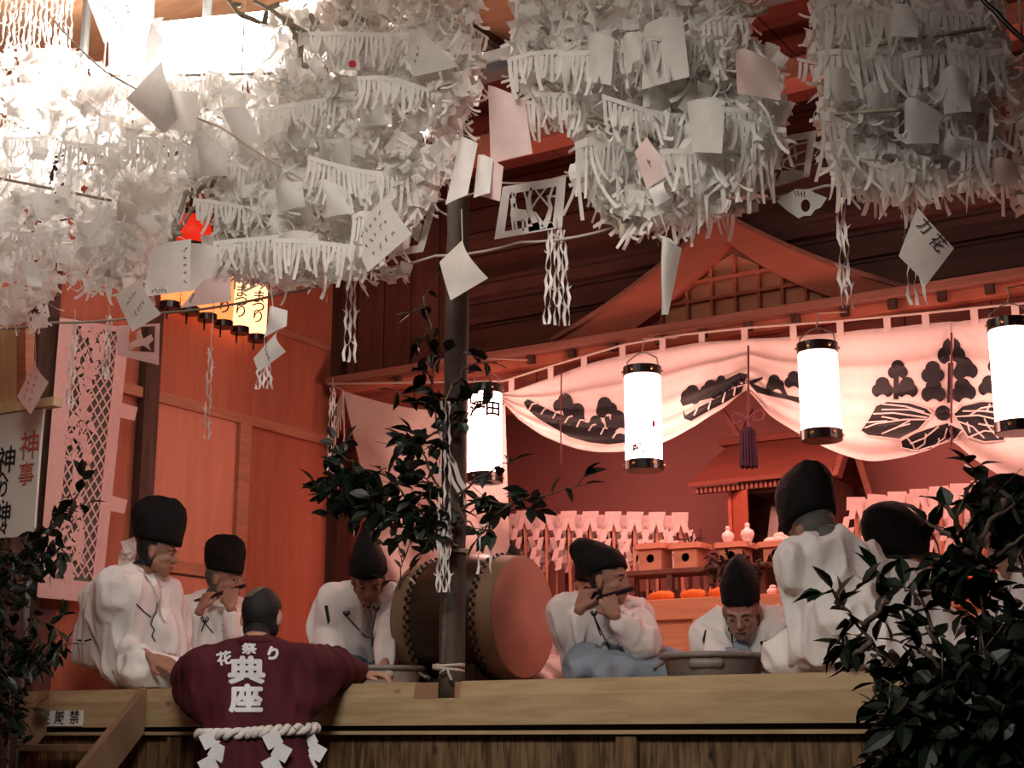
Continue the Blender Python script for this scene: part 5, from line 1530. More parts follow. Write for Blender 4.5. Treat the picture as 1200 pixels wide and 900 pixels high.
def p_net(bm, top, L, n=4, w=.05, fr=TC, spike=True):
    """ladder-cut paper streamer"""
    fr = fr.normalized(); sx = Z.cross(fr).normalized(); m = max(5, int(L/.03))
    for j in range(n):
        ox = (j/(max(1, n-1))-.5)*w; ph = rg.uniform(0, 6)
        pts = []; ws = []
        for k in range(m+1):
            t_ = k/m
            pts.append(top-Z*L*t_+sx*(ox*(.6+.4*t_)+.0025*(1 if (k+j) % 2 else -1))+fr*(.012*math.sin(ph+k*1.3)))
            ws.append((sx*math.cos(ph+k*.7)+fr*math.sin(ph+k*.7)).normalized())
        ribbon(bm, pts, ws, .011)
        if spike:
            for k in range(1, m, 2):
                q = pts[k]; d = (ws[k]*(1 if k % 4 == 1 else -1)+Z*.35)
                ribbon(bm, [q, q+d*.009+Z*.003, q+d*.018+Z*.009], Z, [.010, .006, .001])
def p_crumple(bm, c, r):
    for k in range(7):
        p_sheet(bm, c+rvec(r*.4, r*.4, r*.4), r*rg.uniform(.8, 1.4), r*rg.uniform(.6, 1.2), rvec(), rvec(), .5)
def twig(bm, pxs, y, r=.009, knots=True):
    pts = []
    for a_, b_ in zip(pxs, pxs[1:]):
        A, B_ = W(a_[0], a_[1], y), W(b_[0], b_[1], y)
        for k in range(3): pts.append(A.lerp(B_, k/3)+rvec(.005, .01, .005))
    pts.append(W(*pxs[-1], y))
    tube(bm, pts, [r*rg.uniform(.8, 1.3) for _ in pts], 7)
    if knots:
        for p in pts[1::2]:
            hpts(bm, (p, r*1.3), (p+rvec(.02, .01, .02), r*1.1))

def cluster(label, poly, y, nsheet, ncurl, ncomb, dy=.30, combs=(), rods=(), twigs=(), front=18, size=1.0, crumple=20, botcurl=60, rowz=()):
    xs = [p[0] for p in poly]; ys_ = [p[1] for p in poly]
    cx, cy = sum(xs)/len(xs), sum(ys_)/len(ys_)
    t = thing('hanging_paper_canopy', label, 'paper decoration', tuple(W(cx, max(ys_), y)))
    def samp(mx=0):
        while True:
            x_, y_ = rg.uniform(min(xs), max(xs)), rg.uniform(min(ys_), max(ys_))
            if inpoly(x_, y_, poly): return x_, y_
    b = B()
    for k in range(nsheet):
        x_, y_ = samp(); s_ = rg.uniform(.028, .07)*size
        p_sheet(b, W(x_, y_, y+rg.uniform(-dy*.7, dy)), s_, s_*rg.uniform(.7, 1.5), bend=.35)
    for k in range(crumple): x_, y_ = samp(); p_crumple(b, W(x_, y_, y+rg.uniform(-dy, dy)), rg.uniform(.03, .055))
    flush('paper_leaves', b, M['paper'], t)['kind'] = 'stuff'
    b = B()
    for k in range(ncurl):
        x_, y_ = samp(); p_curl(b, W(x_, y_, y+rg.uniform(-dy, dy*.6)), rg.uniform(.05, .11), rg.uniform(.006, .014))
    edge = list(zip(poly, poly[1:]+poly[:1]))
    for k in range(botcurl):
        (x0, y0), (x1, y1) = rg.choice(edge); u = rg.random()
        p_curl(b, W(x0+(x1-x0)*u, y0+(y1-y0)*u-4, y+rg.uniform(-dy, dy*.5)), rg.uniform(.05, .10), rg.uniform(.007, .014))
    flush('curled_strips', b, M['paper'], t)['kind'] = 'stuff'
    for k in range(ncomb):
        x_, y_ = samp(); b = B(); p_comb(b, W(x_, y_, y+rg.uniform(-dy*.9, dy*.3)), rg.uniform(.08, .17), rg.uniform(.06, .11), TC+rvec(.6, .6, .0))
        flush('paper_fringe', b, M['paper'], t)
    for (x_, y_, w_, h_, o_) in combs:
        b = B(); p_comb(b, W(x_, y_, y+o_), w_, h_, TC+rvec(.15, .15, 0)); flush('paper_fringe', b, M['paper'], t)
    for k in range(front):
        x_, y_ = samp(); s_ = rg.uniform(.05, .085)*size; b = B(); p_sheet(b, W(x_, y_, y-dy*rg.uniform(.2, .9)), s_, s_*rg.uniform(.8, 1.3), TC+rvec(.5, .5, .4), bend=.3)
        flush('paper_sheet', b, M['paper'], t)
    for (a_, c_, o_) in rods:
        b = B(); tube(b, [W(a_[0], a_[1], y+o_), W(c_[0], c_[1], y+o_)], .006, 6); flush('rod', b, M['bamboo'], t, smooth=True)
    for tw in twigs:
        b = B(); twig(b, tw, y-dy*.6); flush('knotted_twig', b, M['bamboo'], t, smooth=True)
    # cord up to the ceiling
    b = B()
    for dx in (-.25, .25):
        x_ = cx+dx*(max(xs)-min(xs)); p = W(x_, min(ys_)+30, y); tube(b, [p, V3((p.x, p.y, ZC+.1))], .004, 5)
    split_parts('hanging_cord', b, M['string'], t)
    return t
cluster('bright white mass of cut paper hanging at the upper left corner, glaring in lamp light', [(-30, 55), (75, 60), (95, 70), (130, 85), (140, 200), (150, 250), (135, 300), (115, 335), (60, 325), (52, 385), (22, 375), (-30, 390)],
        YK, 560, 800, 10, combs=[(100, 170, .2, .1, -.25), (60, 160, .4, .1, -.2), (40, 275, .2, .1, -.25)], rods=[((-20, 130), (135, 190), -.1), ((-20, 205), (130, 235), -.15)], crumple=30)
cluster('dense white paper mass second from the left, big sheets and fringes under the square lamp', [(125, 92), (200, 85), (325, 88), (345, 200), (335, 300), (290, 318), (262, 300), (252, 245), (240, 215), (225, 220), (200, 268), (185, 330), (160, 345), (130, 330), (128, 200)],
        YK+.05, 760, 760, 12, combs=[(175, 92, .3, .12, -.1), (225, 92, .3, .12, -.1), (280, 92, .3, .12, -.1), (210, 170, .4, .11, -.3), (270, 240, .25, .11, -.3), (300, 290, .25, .1, -.3)],
        rods=[((125, 90), (320, 86), -.12)], twigs=[[(200, 285), (215, 225), (250, 215), (268, 200)], [(195, 290), (225, 245), (262, 225)]], crumple=30)
cluster('large cream white paper mass left of the pole top, a red dot on its front', [(318, 20), (420, -10), (560, -10), (556, 60), (562, 95), (545, 130), (540, 175), (520, 210), (500, 240), (470, 285), (440, 310), (410, 325), (330, 335), (262, 318), (245, 290), (262, 230), (330, 215)],
        YK, 1500, 1200, 18, combs=[(360, 120, .35, .12, -.3), (420, 200, .35, .13, -.3), (300, 280, .3, .12, -.3), (380, 285, .35, .12, -.3), (470, 95, .3, .12, -.3), (430, 40, .4, .12, -.3), (430, 250, .1, .15, -.3)],
        twigs=[[(300, 0), (335, 25), (350, 50), (352, 75)], [(265, 0), (285, 20), (320, 30)], [(330, 25), (360, 40), (372, 25)], [(540, 15), (530, 22), (546, 5)], [(425, 25), (408, 20), (400, 30)]], crumple=45, front=40)
cluster('big grey white paper mass right of the bark pole, knotted twigs along its front', [(603, -10), (875, -10), (880, 50), (915, 70), (918, 122), (908, 175), (880, 212), (850, 243), (800, 262), (765, 262), (738, 272), (705, 245), (680, 200), (676, 145), (640, 130), (612, 105), (606, 60)],
        YK, 1450, 1200, 18, combs=[(650, 60, .3, .12, -.3), (640, 110, .2, .12, -.25), (720, 60, .35, .12, -.3), (800, 50, .3, .12, -.3), (700, 165, .16, .2, -.25), (885, 130, .18, .14, -.2), (890, 170, .12, .16, -.2), (760, 130, .3, .12, -.3), (830, 180, .3, .13, -.3)],
        twigs=[[(605, 88), (640, 98), (675, 120), (720, 145), (760, 165)], [(684, 110), (690, 140), (730, 150), (765, 160)], [(790, 150), (820, 120), (850, 85), (872, 60)], [(740, 145), (755, 175), (770, 190)], [(700, 230), (730, 255), (731, 275)], [(810, 200), (840, 170), (870, 185)], [(870, 5), (885, 15), (900, 10)]],
        crumple=45, front=50)
cluster('square grey paper mass hanging at the upper right, fringes along its rods', [(956, -10), (1165, -10), (1172, 30), (1182, 90), (1160, 110), (1168, 200), (1150, 218), (1085, 218), (1050, 232), (985, 205), (965, 150), (968, 90), (956, 60)],
        YK+.05, 1150, 700, 18, combs=[(985, 0, .14, .2, -.3), (1020, 15, .2, .13, -.3), (1065, 15, .2, .13, -.3), (1110, 15, .2, .13, -.3), (1000, 60, .2, .13, -.3), (1050, 62, .2, .13, -.3), (1100, 60, .2, .13, -.3), (1145, 60, .15, .16, -.3), (980, 140, .1, .2, -.3), (1150, 170, .12, .16, -.25), (1060, 200, .2, .1, -.3)],
        rods=[((960, 62), (1155, 33), -.3), ((960, 135), (1100, 125), -.3)], crumple=35, front=35)
cluster('sliver of a paper fringe mass cut by the right edge of the photo', [(1190, 85), (1240, 80), (1240, 250), (1195, 235)], YK, 60, 60, 3, combs=[(1205, 110, .12, .2, -.1)], crumple=6, front=4, botcurl=10)
# thin ribbon-like net streamers in the top left corner
t = thing('paper_net_streamer', 'bundle of long curling white ribbons hanging in the top left corner', 'paper streamer', tuple(W(35, 85, YK-.1)))
b = B()
for k in range(14):
    p_net(b, W(5+k*6, -12+(k % 3)*6, YK-.1+rg.uniform(-.08, .08)), rg.uniform(.2, .3), 2, .03)
flush('ribbons', b, M['paper'], t)['kind'] = 'stuff'
b = B(); tube(b, [W(-10, 18, YK-.1), W(85, -8, YK-.1)], .004, 5); flush('cord', b, M['string'], t)

# ---- individual hanging streamers
def streamer(pxy, L, n, w, label, y=YK, spike=True, string=None):
    p = W(*pxy, y); t = thing('paper_net_streamer', label, 'paper streamer', tuple(p-Z*L))
    b = B(); p_net(b, p, L, n, w, spike=spike); flush('cut_paper_net', b, M['paperw'], t)
    q = string or (pxy[0], pxy[1]-12)
    b = B(); tube(b, [W(*q, y), p], .002, 4); flush('thread', b, M['string'], t)
streamer((412, 320), .33, 3, .04, 'slim white cut paper streamer hanging left of the bark pole')
streamer((652, 268), .33, 6, .085, 'broad spiky white paper net streamer hanging under the deer cutout banner')
streamer((985, 232), .34, 3, .03, 'slim knotted paper streamer hanging above the right slope of the gable')
streamer((1066, 222), .35, 3, .045, 'white paper streamer hanging behind the diamond card with black writing')
streamer((247, 408), .40, 2, .02, 'long faded thin streamer hanging before the sliding door beam', y=-.3, string=(252, 330))
streamer((88, 375), .42, 3, .03, 'thin white streamer hanging in front of the lattice paper banner, left one', y=-.3)
streamer((128, 370), .30, 3, .03, 'thin white streamer hanging in front of the lattice paper banner, right one', y=-.3)
streamer((390, 455), .42, 3, .03, 'pinkish paper streamer hanging by the corner post next to the side curtain', y=.6)
streamer((310, 425), .10, 5, .06, 'short frayed paper tuft hanging under the folded cards near the orange lanterns', string=(310, 395))
# streamers tied to the pole
for px, py, L_, n_, lb in ((522, 470, .62, 3, 'long ladder cut streamer down the left side of the bark pole'), (520, 610, .28, 5, 'white spiky paper tassel on the bark pole in front of the drum'), (568, 612, .20, 2, 'short pale paper strip hanging right of the bark pole over the drum')):
    streamer((px, py), L_, n_, .05, lb, y=-.12, spike=n_ > 4, string=(px+8, py-20))
t = thing('paper_strip', 'pale twisted paper strip draped diagonally across the bark pole', 'paper strip', tuple(W(545, 560, -.1)))
b = B(); pts = [W(x_, y_, -.09) for x_, y_ in ((520, 518), (527, 535), (533, 545), (538, 562), (546, 575))]; ribbon(b, pts, V3((.6, .3, .6)).normalized(), .02)
pts = [W(x_, y_, -.09) for x_, y_ in ((527, 553), (531, 565), (540, 580), (548, 595))]; ribbon(b, pts, V3((.6, .3, .6)).normalized(), .014); flush('strip', b, M['papergr'], t)

# ---- cards
def card(corners, label, m='papergr', y=YK-.3, marks=None, bend=.02, string=None, name='paper_card', cat='paper card', dys=None, group=None):
    dys = dys or [0]*4
    P_ = [W(x_, y_, y+d_) for (x_, y_), d_ in zip(corners, dys)]
    t = thing(name, label, cat, tuple(min(P_, key=lambda q: q.z)), 0, group)
    b = B(); n = 7; rows = []
    nrm = (P_[1]-P_[0]).cross(P_[3]-P_[0]).normalized()
    if nrm.dot(TC) < 0: nrm = -nrm
    pt = lambda u, v: (P_[0].lerp(P_[1], u)).lerp(P_[3].lerp(P_[2], u), v)+nrm*bend*math.sin(PI*u)*math.cos(v*1.5)*1.2
    for i in range(n+1): rows.append([b.verts.new(pt(i/n, j/n)) for j in range(n+1)])
    for a_, c_ in zip(rows, rows[1:]):
        for j in range(n): b.faces.new((a_[j], c_[j], c_[j+1], a_[j+1]))
    b.normal_update(); flush('sheet', b, M[m], t, smooth=True)
    if marks:
        b = B()
        for mk in marks:
            if len(mk) == 3:      # real characters: (text, u, v)
                s, u, v = mk; c_ = pt(u, v); ux = (pt(min(1, u+.1), v)-c_).normalized(); uy = (pt(u, max(0, v-.1))-c_).normalized()
                tb = text(s, .042, .0004, .0003); fm = frame_mtx(c_+nrm*.004, ux, uy); merge(b, tb, fm)
            else:                 # illegible short strokes in rows
                u0, v0, u1, v1, cnt = mk
                for k in range(cnt):
                    u, v = u0+(u1-u0)*k/max(1, cnt-1), v0+(v1-v0)*k/max(1, cnt-1)
                    for q in range(3):
                        c_ = pt(u+rg.uniform(-.025, .025), v+rg.uniform(-.025, .025))+nrm*.003; d_ = (pt(min(1, u+.1), v)-pt(u, v)).normalized()*rg.choice((1, .2))+Z*rg.uniform(-.6, .6)
                        ribbon(b, [c_, c_+d_.normalized()*.009], nrm.cross(d_).normalized(), .0028)
        flush('writing', b, M['inkgr' if len(marks[0]) != 3 else 'ink'], t)
    if string:
        b = B(); tube(b, [W(*string, y), P_[0]], .0018, 4); flush('thread', b, M['string'], t)
    return t
card([(98, -12), (182, -14), (180, 28), (122, 51)], 'large grey card with fine writing at the top left, tilted', 'papergr', marks=[(.2, .2, .4, .85, 7), (.6, .45, .62, .6, 3)])
card([(190, 70), (213, 132), (193, 157), (148, 116)], 'blank grey diamond shaped card glowing against the bright paper at upper left', 'papergr', string=(189, 30))
card([(192, 20), (192, 45), (175, 75), (168, 68)], 'curled blank paper just above the blank diamond card', 'paperw', bend=.05)
card([(455, 228), (483, 274), (431, 319), (411, 270)], 'square card with rows of small writing hanging left of the bark pole top', 'papergr', marks=[(.25, .3, .3, .8, 5), (.5, .25, .55, .8, 5), (.75, .25, .78, .75, 4)], string=(449, 200))
card([(492, 33), (538, 78), (484, 90), (480, 60)], 'tan tinted card facing down in the cream white paper mass', 'papergr', marks=[(.3, .5, .5, .8, 3)])
card([(542, 281), (572, 326), (528, 352), (515, 307)], 'blank rounded paper square covering the top of the bark pole', 'papergr', bend=.03, string=(541, 245))
card([(166, 325), (189, 368), (155, 389), (135, 346)], 'pale dotted card hanging left of the printed sheet', 'papergr', marks=[(.3, .3, .4, .7, 4), (.6, .2, .7, .6, 4)], string=(162, 300))
card([(42, 420), (57, 448), (36, 486), (20, 465)], 'pink tinted diamond card hanging over the white sign at the left edge', 'paperpk', marks=[(.3, .3, .4, .8, 4), (.6, .2, .7, .7, 4)], string=(40, 385), y=-.7)
card([(320, 361), (337, 364), (336, 382), (309, 396)], 'small white folded card right of the orange lanterns', 'paperw', bend=.04, string=(317, 330))
card([(325, 388), (335, 412), (303, 436), (297, 420)], 'grey card with faint marks hanging below the small white folded card', 'papergr', marks=[(.2, .4, .8, .5, 4)], string=(322, 380))
card([(1075, 243), (1118, 291), (1086, 333), (1053, 300)], 'diamond card with black writing hanging at the right over the eave', 'papergr', marks=[('力', .36, .16), ('花', .74, .2)], string=(1073, 215))

card([(779, 280), (799, 291), (783, 369), (775, 369)], 'long tapering curled paper hanging before the left slope of the gable', 'papergr', bend=.05, string=(785, 262))
card([(768, 276), (786, 280), (799, 293), (780, 290)], 'small folded paper tip above the long tapering curled paper', 'papergr')
card([(178, 290), (224, 280), (222, 341), (168, 348)], 'bright printed sheet with a thin border hanging over the orange lanterns', 'paperw', marks=[(.88, .2, .9, .8, 5), (.2, .92, .5, .92, 5)], bend=.01)
card([(224, 285), (268, 292), (268, 325), (222, 342)], 'bright blank sheet beside the printed sheet with a thin border', 'paperw')
card([(235, 332), (270, 322), (271, 353), (211, 361)], 'pink translucent sheet hanging below the printed sheet', 'paperpk', marks=[(.1, .5, .15, .8, 3)])
card([(572, 100), (615, 118), (624, 180), (575, 192)], 'sheer pinkish pleated paper hanging right of the cream white mass', 'paperpk', bend=.03)
t_ = card([(540, 160), (560, 168), (548, 228), (522, 240)], 'glossy pale blue white sheet hanging over the bark pole top', 'paperw', bend=.02)
card([(566, 180), (590, 195), (586, 236), (556, 228)], 'pale pinkish sheet hanging beside the glossy sheet above the deer banner', 'paperpk', bend=.02)
card([(560, 182), (578, 186), (574, 226), (555, 232)], 'bright narrow white sheet right of the glossy sheet', 'paperw', y=YK-.33)
card([(758, 160), (790, 200), (758, 222), (744, 178)], 'pinkish card with a tiny mark in the lower front of the right hand mass', 'paperpk', marks=[(.5, .5, .6, .5, 2)], y=YK-.36)
card([(779, 212), (786, 232), (768, 242), (760, 222)], 'small bluish white card at the lower front of the large right hand mass', 'paperw', y=YK-.38)
card([(730, 45), (750, 38), (755, 66), (732, 80)], 'white sheet with two square windows in the large grey white mass', 'papergr', y=YK-.38, marks=None)
card([(755, 30), (800, 20), (808, 90), (752, 105)], 'broad smooth grey sheet facing the viewer in the large grey white mass', 'papergr', y=YK-.34)
card([(690, 40), (720, 45), (716, 100), (685, 95)], 'smooth pale sheet left of the windowed one in the large grey white mass', 'papergr', y=YK-.34)
card([(805, 120), (850, 118), (846, 180), (812, 178)], 'smooth rounded pale sheet in the right lower part of the large grey white mass', 'papergr', y=YK-.36)
card([(862, 62), (910, 75), (915, 118), (864, 110)], 'pink lit rounded paper sleeve on the right flank of the large grey white mass', 'paperpk', y=YK-.3, bend=.06)
card([(1162, 190), (1195, 192), (1192, 222), (1165, 214)], 'crinkled pinkish paper flag at the right edge under the square mass', 'paperpk', y=YK-.2, bend=.04)
for k, (x_, y_, w_, h_, a_) in enumerate(((40, 320, 26, 40, .2), (20, 350, 24, 36, -.2), (150, 250, 30, 30, .3), (175, 265, 26, 28, -.3), (165, 235, 30, 22, .5), (110, 280, 34, 26, -.2), (215, 130, 40, 60, 0), (250, 190, 40, 44, .1), (285, 150, 34, 60, -.1), (240, 60, 40, 26, 0), (60, 245, 50, 24, -.3),
    (340, 230, 40, 40, .1), (395, 180, 40, 50, -.1), (355, 150, 36, 60, .1), (440, 130, 46, 46, 0), (395, 240, 46, 36, -.1), (470, 170, 36, 40, .3), (510, 80, 40, 60, -.2), (350, 290, 60, 36, .05), (985, 100, 30, 50, .1), (1030, 120, 40, 50, 0), (1080, 150, 50, 50, -.1), (1120, 110, 40, 60, .1), (1060, 30, 40, 36, 0), (1120, 170, 40, 40, .2))):
    c_, s_ = math.cos(a_), math.sin(a_)
    w_ *= .8; h_ *= .75; a_ += rg.uniform(-.35, .35); c_, s_ = math.cos(a_), math.sin(a_); cs = [(x_+dx*w_/2*c_-dy*h_/2*s_, y_+dx*w_/2*s_+dy*h_/2*c_) for dx, dy in ((-1, -1), (1, -1), (1, 1), (-1, 1))]
    card(cs, 'plain blank paper sheet hanging loose on the front of the massed white papers', 'paper', y=YK-.22-.03*(k % 4), bend=rg.uniform(.02, .07), name='paper_sheet', cat='paper', dys=[rg.uniform(-.03, .03) for _ in range(4)], group='blank loose sheets on the paper masses')
b = B(); p = W(413, 75, YK-.42); d = (CAM-p).normalized()
for r_ in (0,): lathe(b, [(.0125, 0), (.0125, .002)], 20, Matrix.Translation(p) @ d.to_track_quat('Z', 'Y').to_matrix().to_4x4())
single('red_paper_dot', b, M['reddot'], 'small dark red round paper on the front of the cream white mass', 'paper')

# ---- cut-out banners
def cutout(outer, holes, solids, label, y, m='paperw', px=True, cat='paper banner', bend=0):
    """outer, holes, solids: pixel polygons on the plane y; solids lie in the hole and are welded to the frame"""
    o0 = W(*outer[0], y); t = thing('cutout_banner', label, cat, tuple(min((W(*q, y) for q in outer), key=lambda v: v.z)))
    to2 = lambda q: ((W(*q, y)-o0).x, (W(*q, y)-o0).z)
    b = curve_fill([[to2(q) for q in outer]]+[[to2(q) for q in h] for h in holes], .0008)
    for k, s in enumerate(solids): merge(b, curve_fill([[to2(q) for q in s]], .0008+.0001*(k % 3)))
    b.transform(frame_mtx(o0, (1, 0, 0), (0, 0, 1)))
    flush('cut_paper', b, M[m], t); return t
def k3(l, ox=400, oy=0): return [(ox+x/3, oy+y/3) for x, y in l]
def stroke(pts, w0, w1=None):
    w1 = w1 or w0; L_, R_ = [], []
    n = len(pts)
    for i, (x_, y_) in enumerate(pts):
        a_ = pts[max(0, i-1)]; c_ = pts[min(n-1, i+1)]; dx, dy = c_[0]-a_[0], c_[1]-a_[1]; l_ = math.hypot(dx, dy) or 1
        w_ = (w0+(w1-w0)*i/(n-1))/2; L_.append((x_-dy/l_*w_, y_+dx/l_*w_)); R_.append((x_+dy/l_*w_, y_-dx/l_*w_))
    return L_+R_[::-1]
cutout(k3([(568, 657), (790, 620), (776, 800), (538, 842)]), [k3([(592, 682), (757, 655), (744, 782), (574, 814)])],
       [k3([(598, 725), (612, 722), (622, 735), (650, 738), (660, 760), (655, 775), (600, 778), (594, 755)]), k3(stroke([(600, 770), (606, 815)], 8, 6)), k3(stroke([(612, 772), (618, 815)], 8, 6)), k3(stroke([(638, 772), (640, 812)], 8, 6)), k3(stroke([(650, 770), (656, 810)], 8, 6)),
        k3([(594, 700), (604, 690), (614, 700), (612, 730), (598, 730)]), k3(stroke([(603, 692), (598, 675)], 4)), k3(stroke([(609, 694), (614, 678)], 4)), k3(stroke([(610, 715), (612, 735)], 12)),
        k3(stroke([(690, 805), (676, 770), (664, 740), (660, 700), (668, 660)], 26, 8)), k3(stroke([(712, 800), (728, 765), (736, 730), (730, 700), (745, 655)], 22, 6)), k3(stroke([(664, 740), (690, 700), (720, 660)], 8, 4)), k3(stroke([(734, 730), (700, 690), (680, 665)], 8, 4)),
        k3(stroke([(705, 805), (700, 775), (680, 745)], 14, 6)), k3(stroke([(722, 690), (755, 690)], 6)), k3([(655, 790), (700, 778), (740, 780), (748, 800), (660, 815)]), k3(stroke([(640, 665), (650, 700), (655, 740)], 5))],
       'white cutout paper banner with a deer and tree silhouette hung on the rope', YK+.02)
cutout(k3([(205, 725), (338, 705), (288, 885), (165, 905), (150, 800)]), [k3([(228, 748), (305, 735), (270, 862), (205, 870)])],
       [k3([(230, 770), (262, 765), (285, 790), (270, 850), (245, 830)]), k3(stroke([(215, 860), (250, 800)], 8))], 'small white cutout paper banner half behind the card left of the bark pole', YK+.02)
cutout(k3([(310, 487), (472, 458), (445, 620), (180, 700), (240, 640)], 800), [k3([(318, 505), (440, 488), (425, 608), (300, 640)], 800)],
       [k3(stroke([(300, 640), (330, 560), (390, 510), (438, 500)], 8, 6), 800), k3(stroke([(330, 630), (360, 560), (430, 530)], 8, 5), 800), k3(stroke([(360, 620), (400, 580), (430, 575)], 7, 5), 800), k3(stroke([(330, 580), (400, 600)], 6), 800), k3([(300, 620), (340, 600), (420, 600), (425, 625), (300, 650)], 800), k3(stroke([(340, 510), (350, 560), (320, 600)], 6), 800), k3(stroke([(390, 495), (400, 560)], 6), 800)],
       'white cutout paper banner with arching grass pattern left of the square paper mass', YK+.02)
cutout([(843, 246), (889, 232), (889, 248), (843, 253)], [], [], 'plain white strip of banner hanging under the grass pattern cutout', YK+.0)
cutout([(137, 382), (187, 379), (186, 428), (138, 416)], [[(151, 384), (182, 382), (181, 413), (151, 411)]],
       [[(152, 402), (160, 398), (170, 396), (177, 392), (180, 398), (174, 404), (177, 411), (168, 405), (158, 407), (152, 411)], [(160, 390), (164, 386), (168, 398), (160, 400)]],
       'pink tinted cutout banner with a running animal hung before the dark wall post', -.3, 'net')
# fan-shaped cutout
fo = [(910, 236)]+[(910+60*k/8, 236-14*math.sin(PI*k/8)-(1.5 if k % 2 else 0)) for k in range(1, 8)]+[(969, 232), (962, 243), (955, 246), (950, 253), (942, 253), (936, 256), (930, 252), (924, 248), (918, 243)]
cutout(fo, [[(944+5.5*math.cos(k*PI/8), 241+7.5*math.sin(k*PI/8)) for k in range(16)]]+[[(930+i*4, 224-(i % 2)), (932+i*4, 224), (934+i*3, 231), (933+i*3, 231)] for i in range(4)], [], 'scalloped fan shaped paper cutout with an oval hole right of the grass banner', YK-.02, 'papergr')
# scalloped small papers along the rope
for k, (x_, y_) in enumerate(((860, 243), (1010, 222), (1035, 226), (1120, 212), (1140, 208), (1175, 205), (470, 318), (455, 322))):
    b = B(); p_crumple(b, W(x_, y_, YK-.05), .035)
    single('crumpled_paper', b, M['paper'], 'small crumpled white paper rosette tied along the hanging rope', 'paper', 'paper rosettes on the rope')
# ---- ropes
def rope(label, pts, y, r=.005, m='string', cat='rope', name='rope'):
    P_ = []
    for a_, c_ in zip(pts, pts[1:]):
        A_, C_ = W(*a_, y), W(*c_, y)
        for k in range(5):
            q = A_.lerp(C_, k/5); q.z -= .012*4*(k/5)*(1-k/5); P_.append(q)
    P_.append(W(*pts[-1], y)); b = B(); tube(b, P_, r, 6)
    single(name, b, M[m], label, cat, smooth=True)
rope('long hemp rope strung across the front of the stage under the paper masses', [(-20, 385), (60, 378), (190, 367), (335, 343), (400, 322), (510, 300), (610, 284), (720, 267), (843, 238), (967, 218), (1060, 200), (1220, 165)], YK)
rope('second hemp rope above the first, holding the cutout banners', [(440, 246), (512, 236), (585, 214), (662, 206), (780, 190), (900, 165), (960, 152), (1220, 105)], YK+.03, .0035)
rope('taut hemp line from the top left corner down to the cream white mass', [(60, 20), (125, 85), (260, 150), (400, 235)], YK-.25, .004)
rope('black power cable crossing the top right corner diagonally', [(1140, -20), (1165, 12), (1220, 60)], YK-.3, .007, 'lacq', 'cable', 'power_cable')

# ---- lamps above the stage edge (behind the papers)
def box_lamp(corners, y, label, depth=.08):
    P_ = [W(*q, y) for q in corners]
    t = thing('box_lamp', label, 'lamp', tuple(min(P_, key=lambda v: v.z)))
    b = B(); prism(b, P_, (0, depth, 0)); flush('diffuser', b, M['lampw'], t)
    c_ = sum(P_, V3())/4; b = B()
    prism(b, [c_+(q-c_)*1.06+V3((0, depth, 0)) for q in P_], (0, .05, 0)); tube(b, [c_+V3((0, depth+.03, 0)), V3((c_.x, y+depth+.03, ZC+.1))], .02, 8); flush('housing', b, M['metalgr'], t)
box_lamp([(128, 32), (318, 12), (318, 84), (128, 84)], YK+.2, 'wide square glaring white lamp behind the papers at upper left')
box_lamp([(25, 85), (118, 92), (118, 165), (25, 165)], YK+.12, 'glaring white lamp inside the leftmost paper mass')
box_lamp([(470, 98), (512, 92), (512, 150), (470, 152)], YK+.5, 'small bright white lamp seen through strips left of the sheer pleated paper')
box_lamp([(325, 5), (395, -10), (395, 45), (325, 50)], YK+.5, 'bright white lamp above the knotted twigs at the top of the cream mass')

# ---- lattice paper banner on the left wall
YN = .0
t = thing('lattice_banner', 'tall pink lit paper banner with cut lattice and floral figures on the left wall', 'paper banner', tuple(atx(95, 705, XW+.12)))
X0 = XW+.12
nw = lambda px, py, o=0: atx(px, py, X0+o)
TL, TR, BL, BR = (70, 372), (152, 385), (43, 700), (118, 707)
def bq(u, v): return (TL[0]+(TR[0]-TL[0])*u+(BL[0]-TL[0]+((BR[0]-TR[0])-(BL[0]-TL[0]))*u)*v, TL[1]+(TR[1]-TL[1])*u+(BL[1]-TL[1]+((BR[1]-TR[1])-(BL[1]-TL[1]))*u)*v)
P00, P10, P01, P11 = nw(*TL), nw(*TR), nw(*BL), nw(*BR)
def bp(u, v, o=0): return (P00.lerp(P10, u)).lerp(P01.lerp(P11, u), v)+V3((o, 0, 0))
def bquad(bm, u0, v0, u1, v1, o=0): prism(bm, [bp(u0, v0, o), bp(u1, v0, o), bp(u1, v1, o), bp(u0, v1, o)], (.0015, 0, 0))
b = B(); 
for q in ((0, 0, .24, 1), (.83, 0, 1, 1), (.24, .93, .83, 1), (.24, 0, .83, .02)): bquad(b, *q)
flush('border', b, M['net'], t)
b = B(); nx = 5
wu = .59/nx; wv = wu*(P10-P00).length/(P01-P00).length*1.0*1.25
v = .02
def clipseg(u0, v0, u1, v1):
    return (u0, v0, u1, v1)
rows_ = int(.91/wv)
for i in range(-rows_-1, nx+1):
    # rising and falling diagonals clipped to the opening
    for sg in (1, -1):
        pts = []
        for k in range(0, (rows_+1)*2+1):
            vv = .02+k*wv/2; uu = .24+(i+k*.5)*wu if sg == 1 else .83-(i+k*.5)*wu
            if vv > .93: break
            if .24-1e-6 <= uu <= .83+1e-6: pts.append(bp(uu, vv, .0006))
        if len(pts) > 1: beam(b, pts[0], pts[-1], .009, .0012, (1, 0, 0)) if False else ribbon(b, [pts[0], pts[-1]], (pts[-1]-pts[0]).normalized().cross(V3((1, 0, 0))).normalized(), .0095)
flush('lattice', b, M['net'], t)
b = B(); 
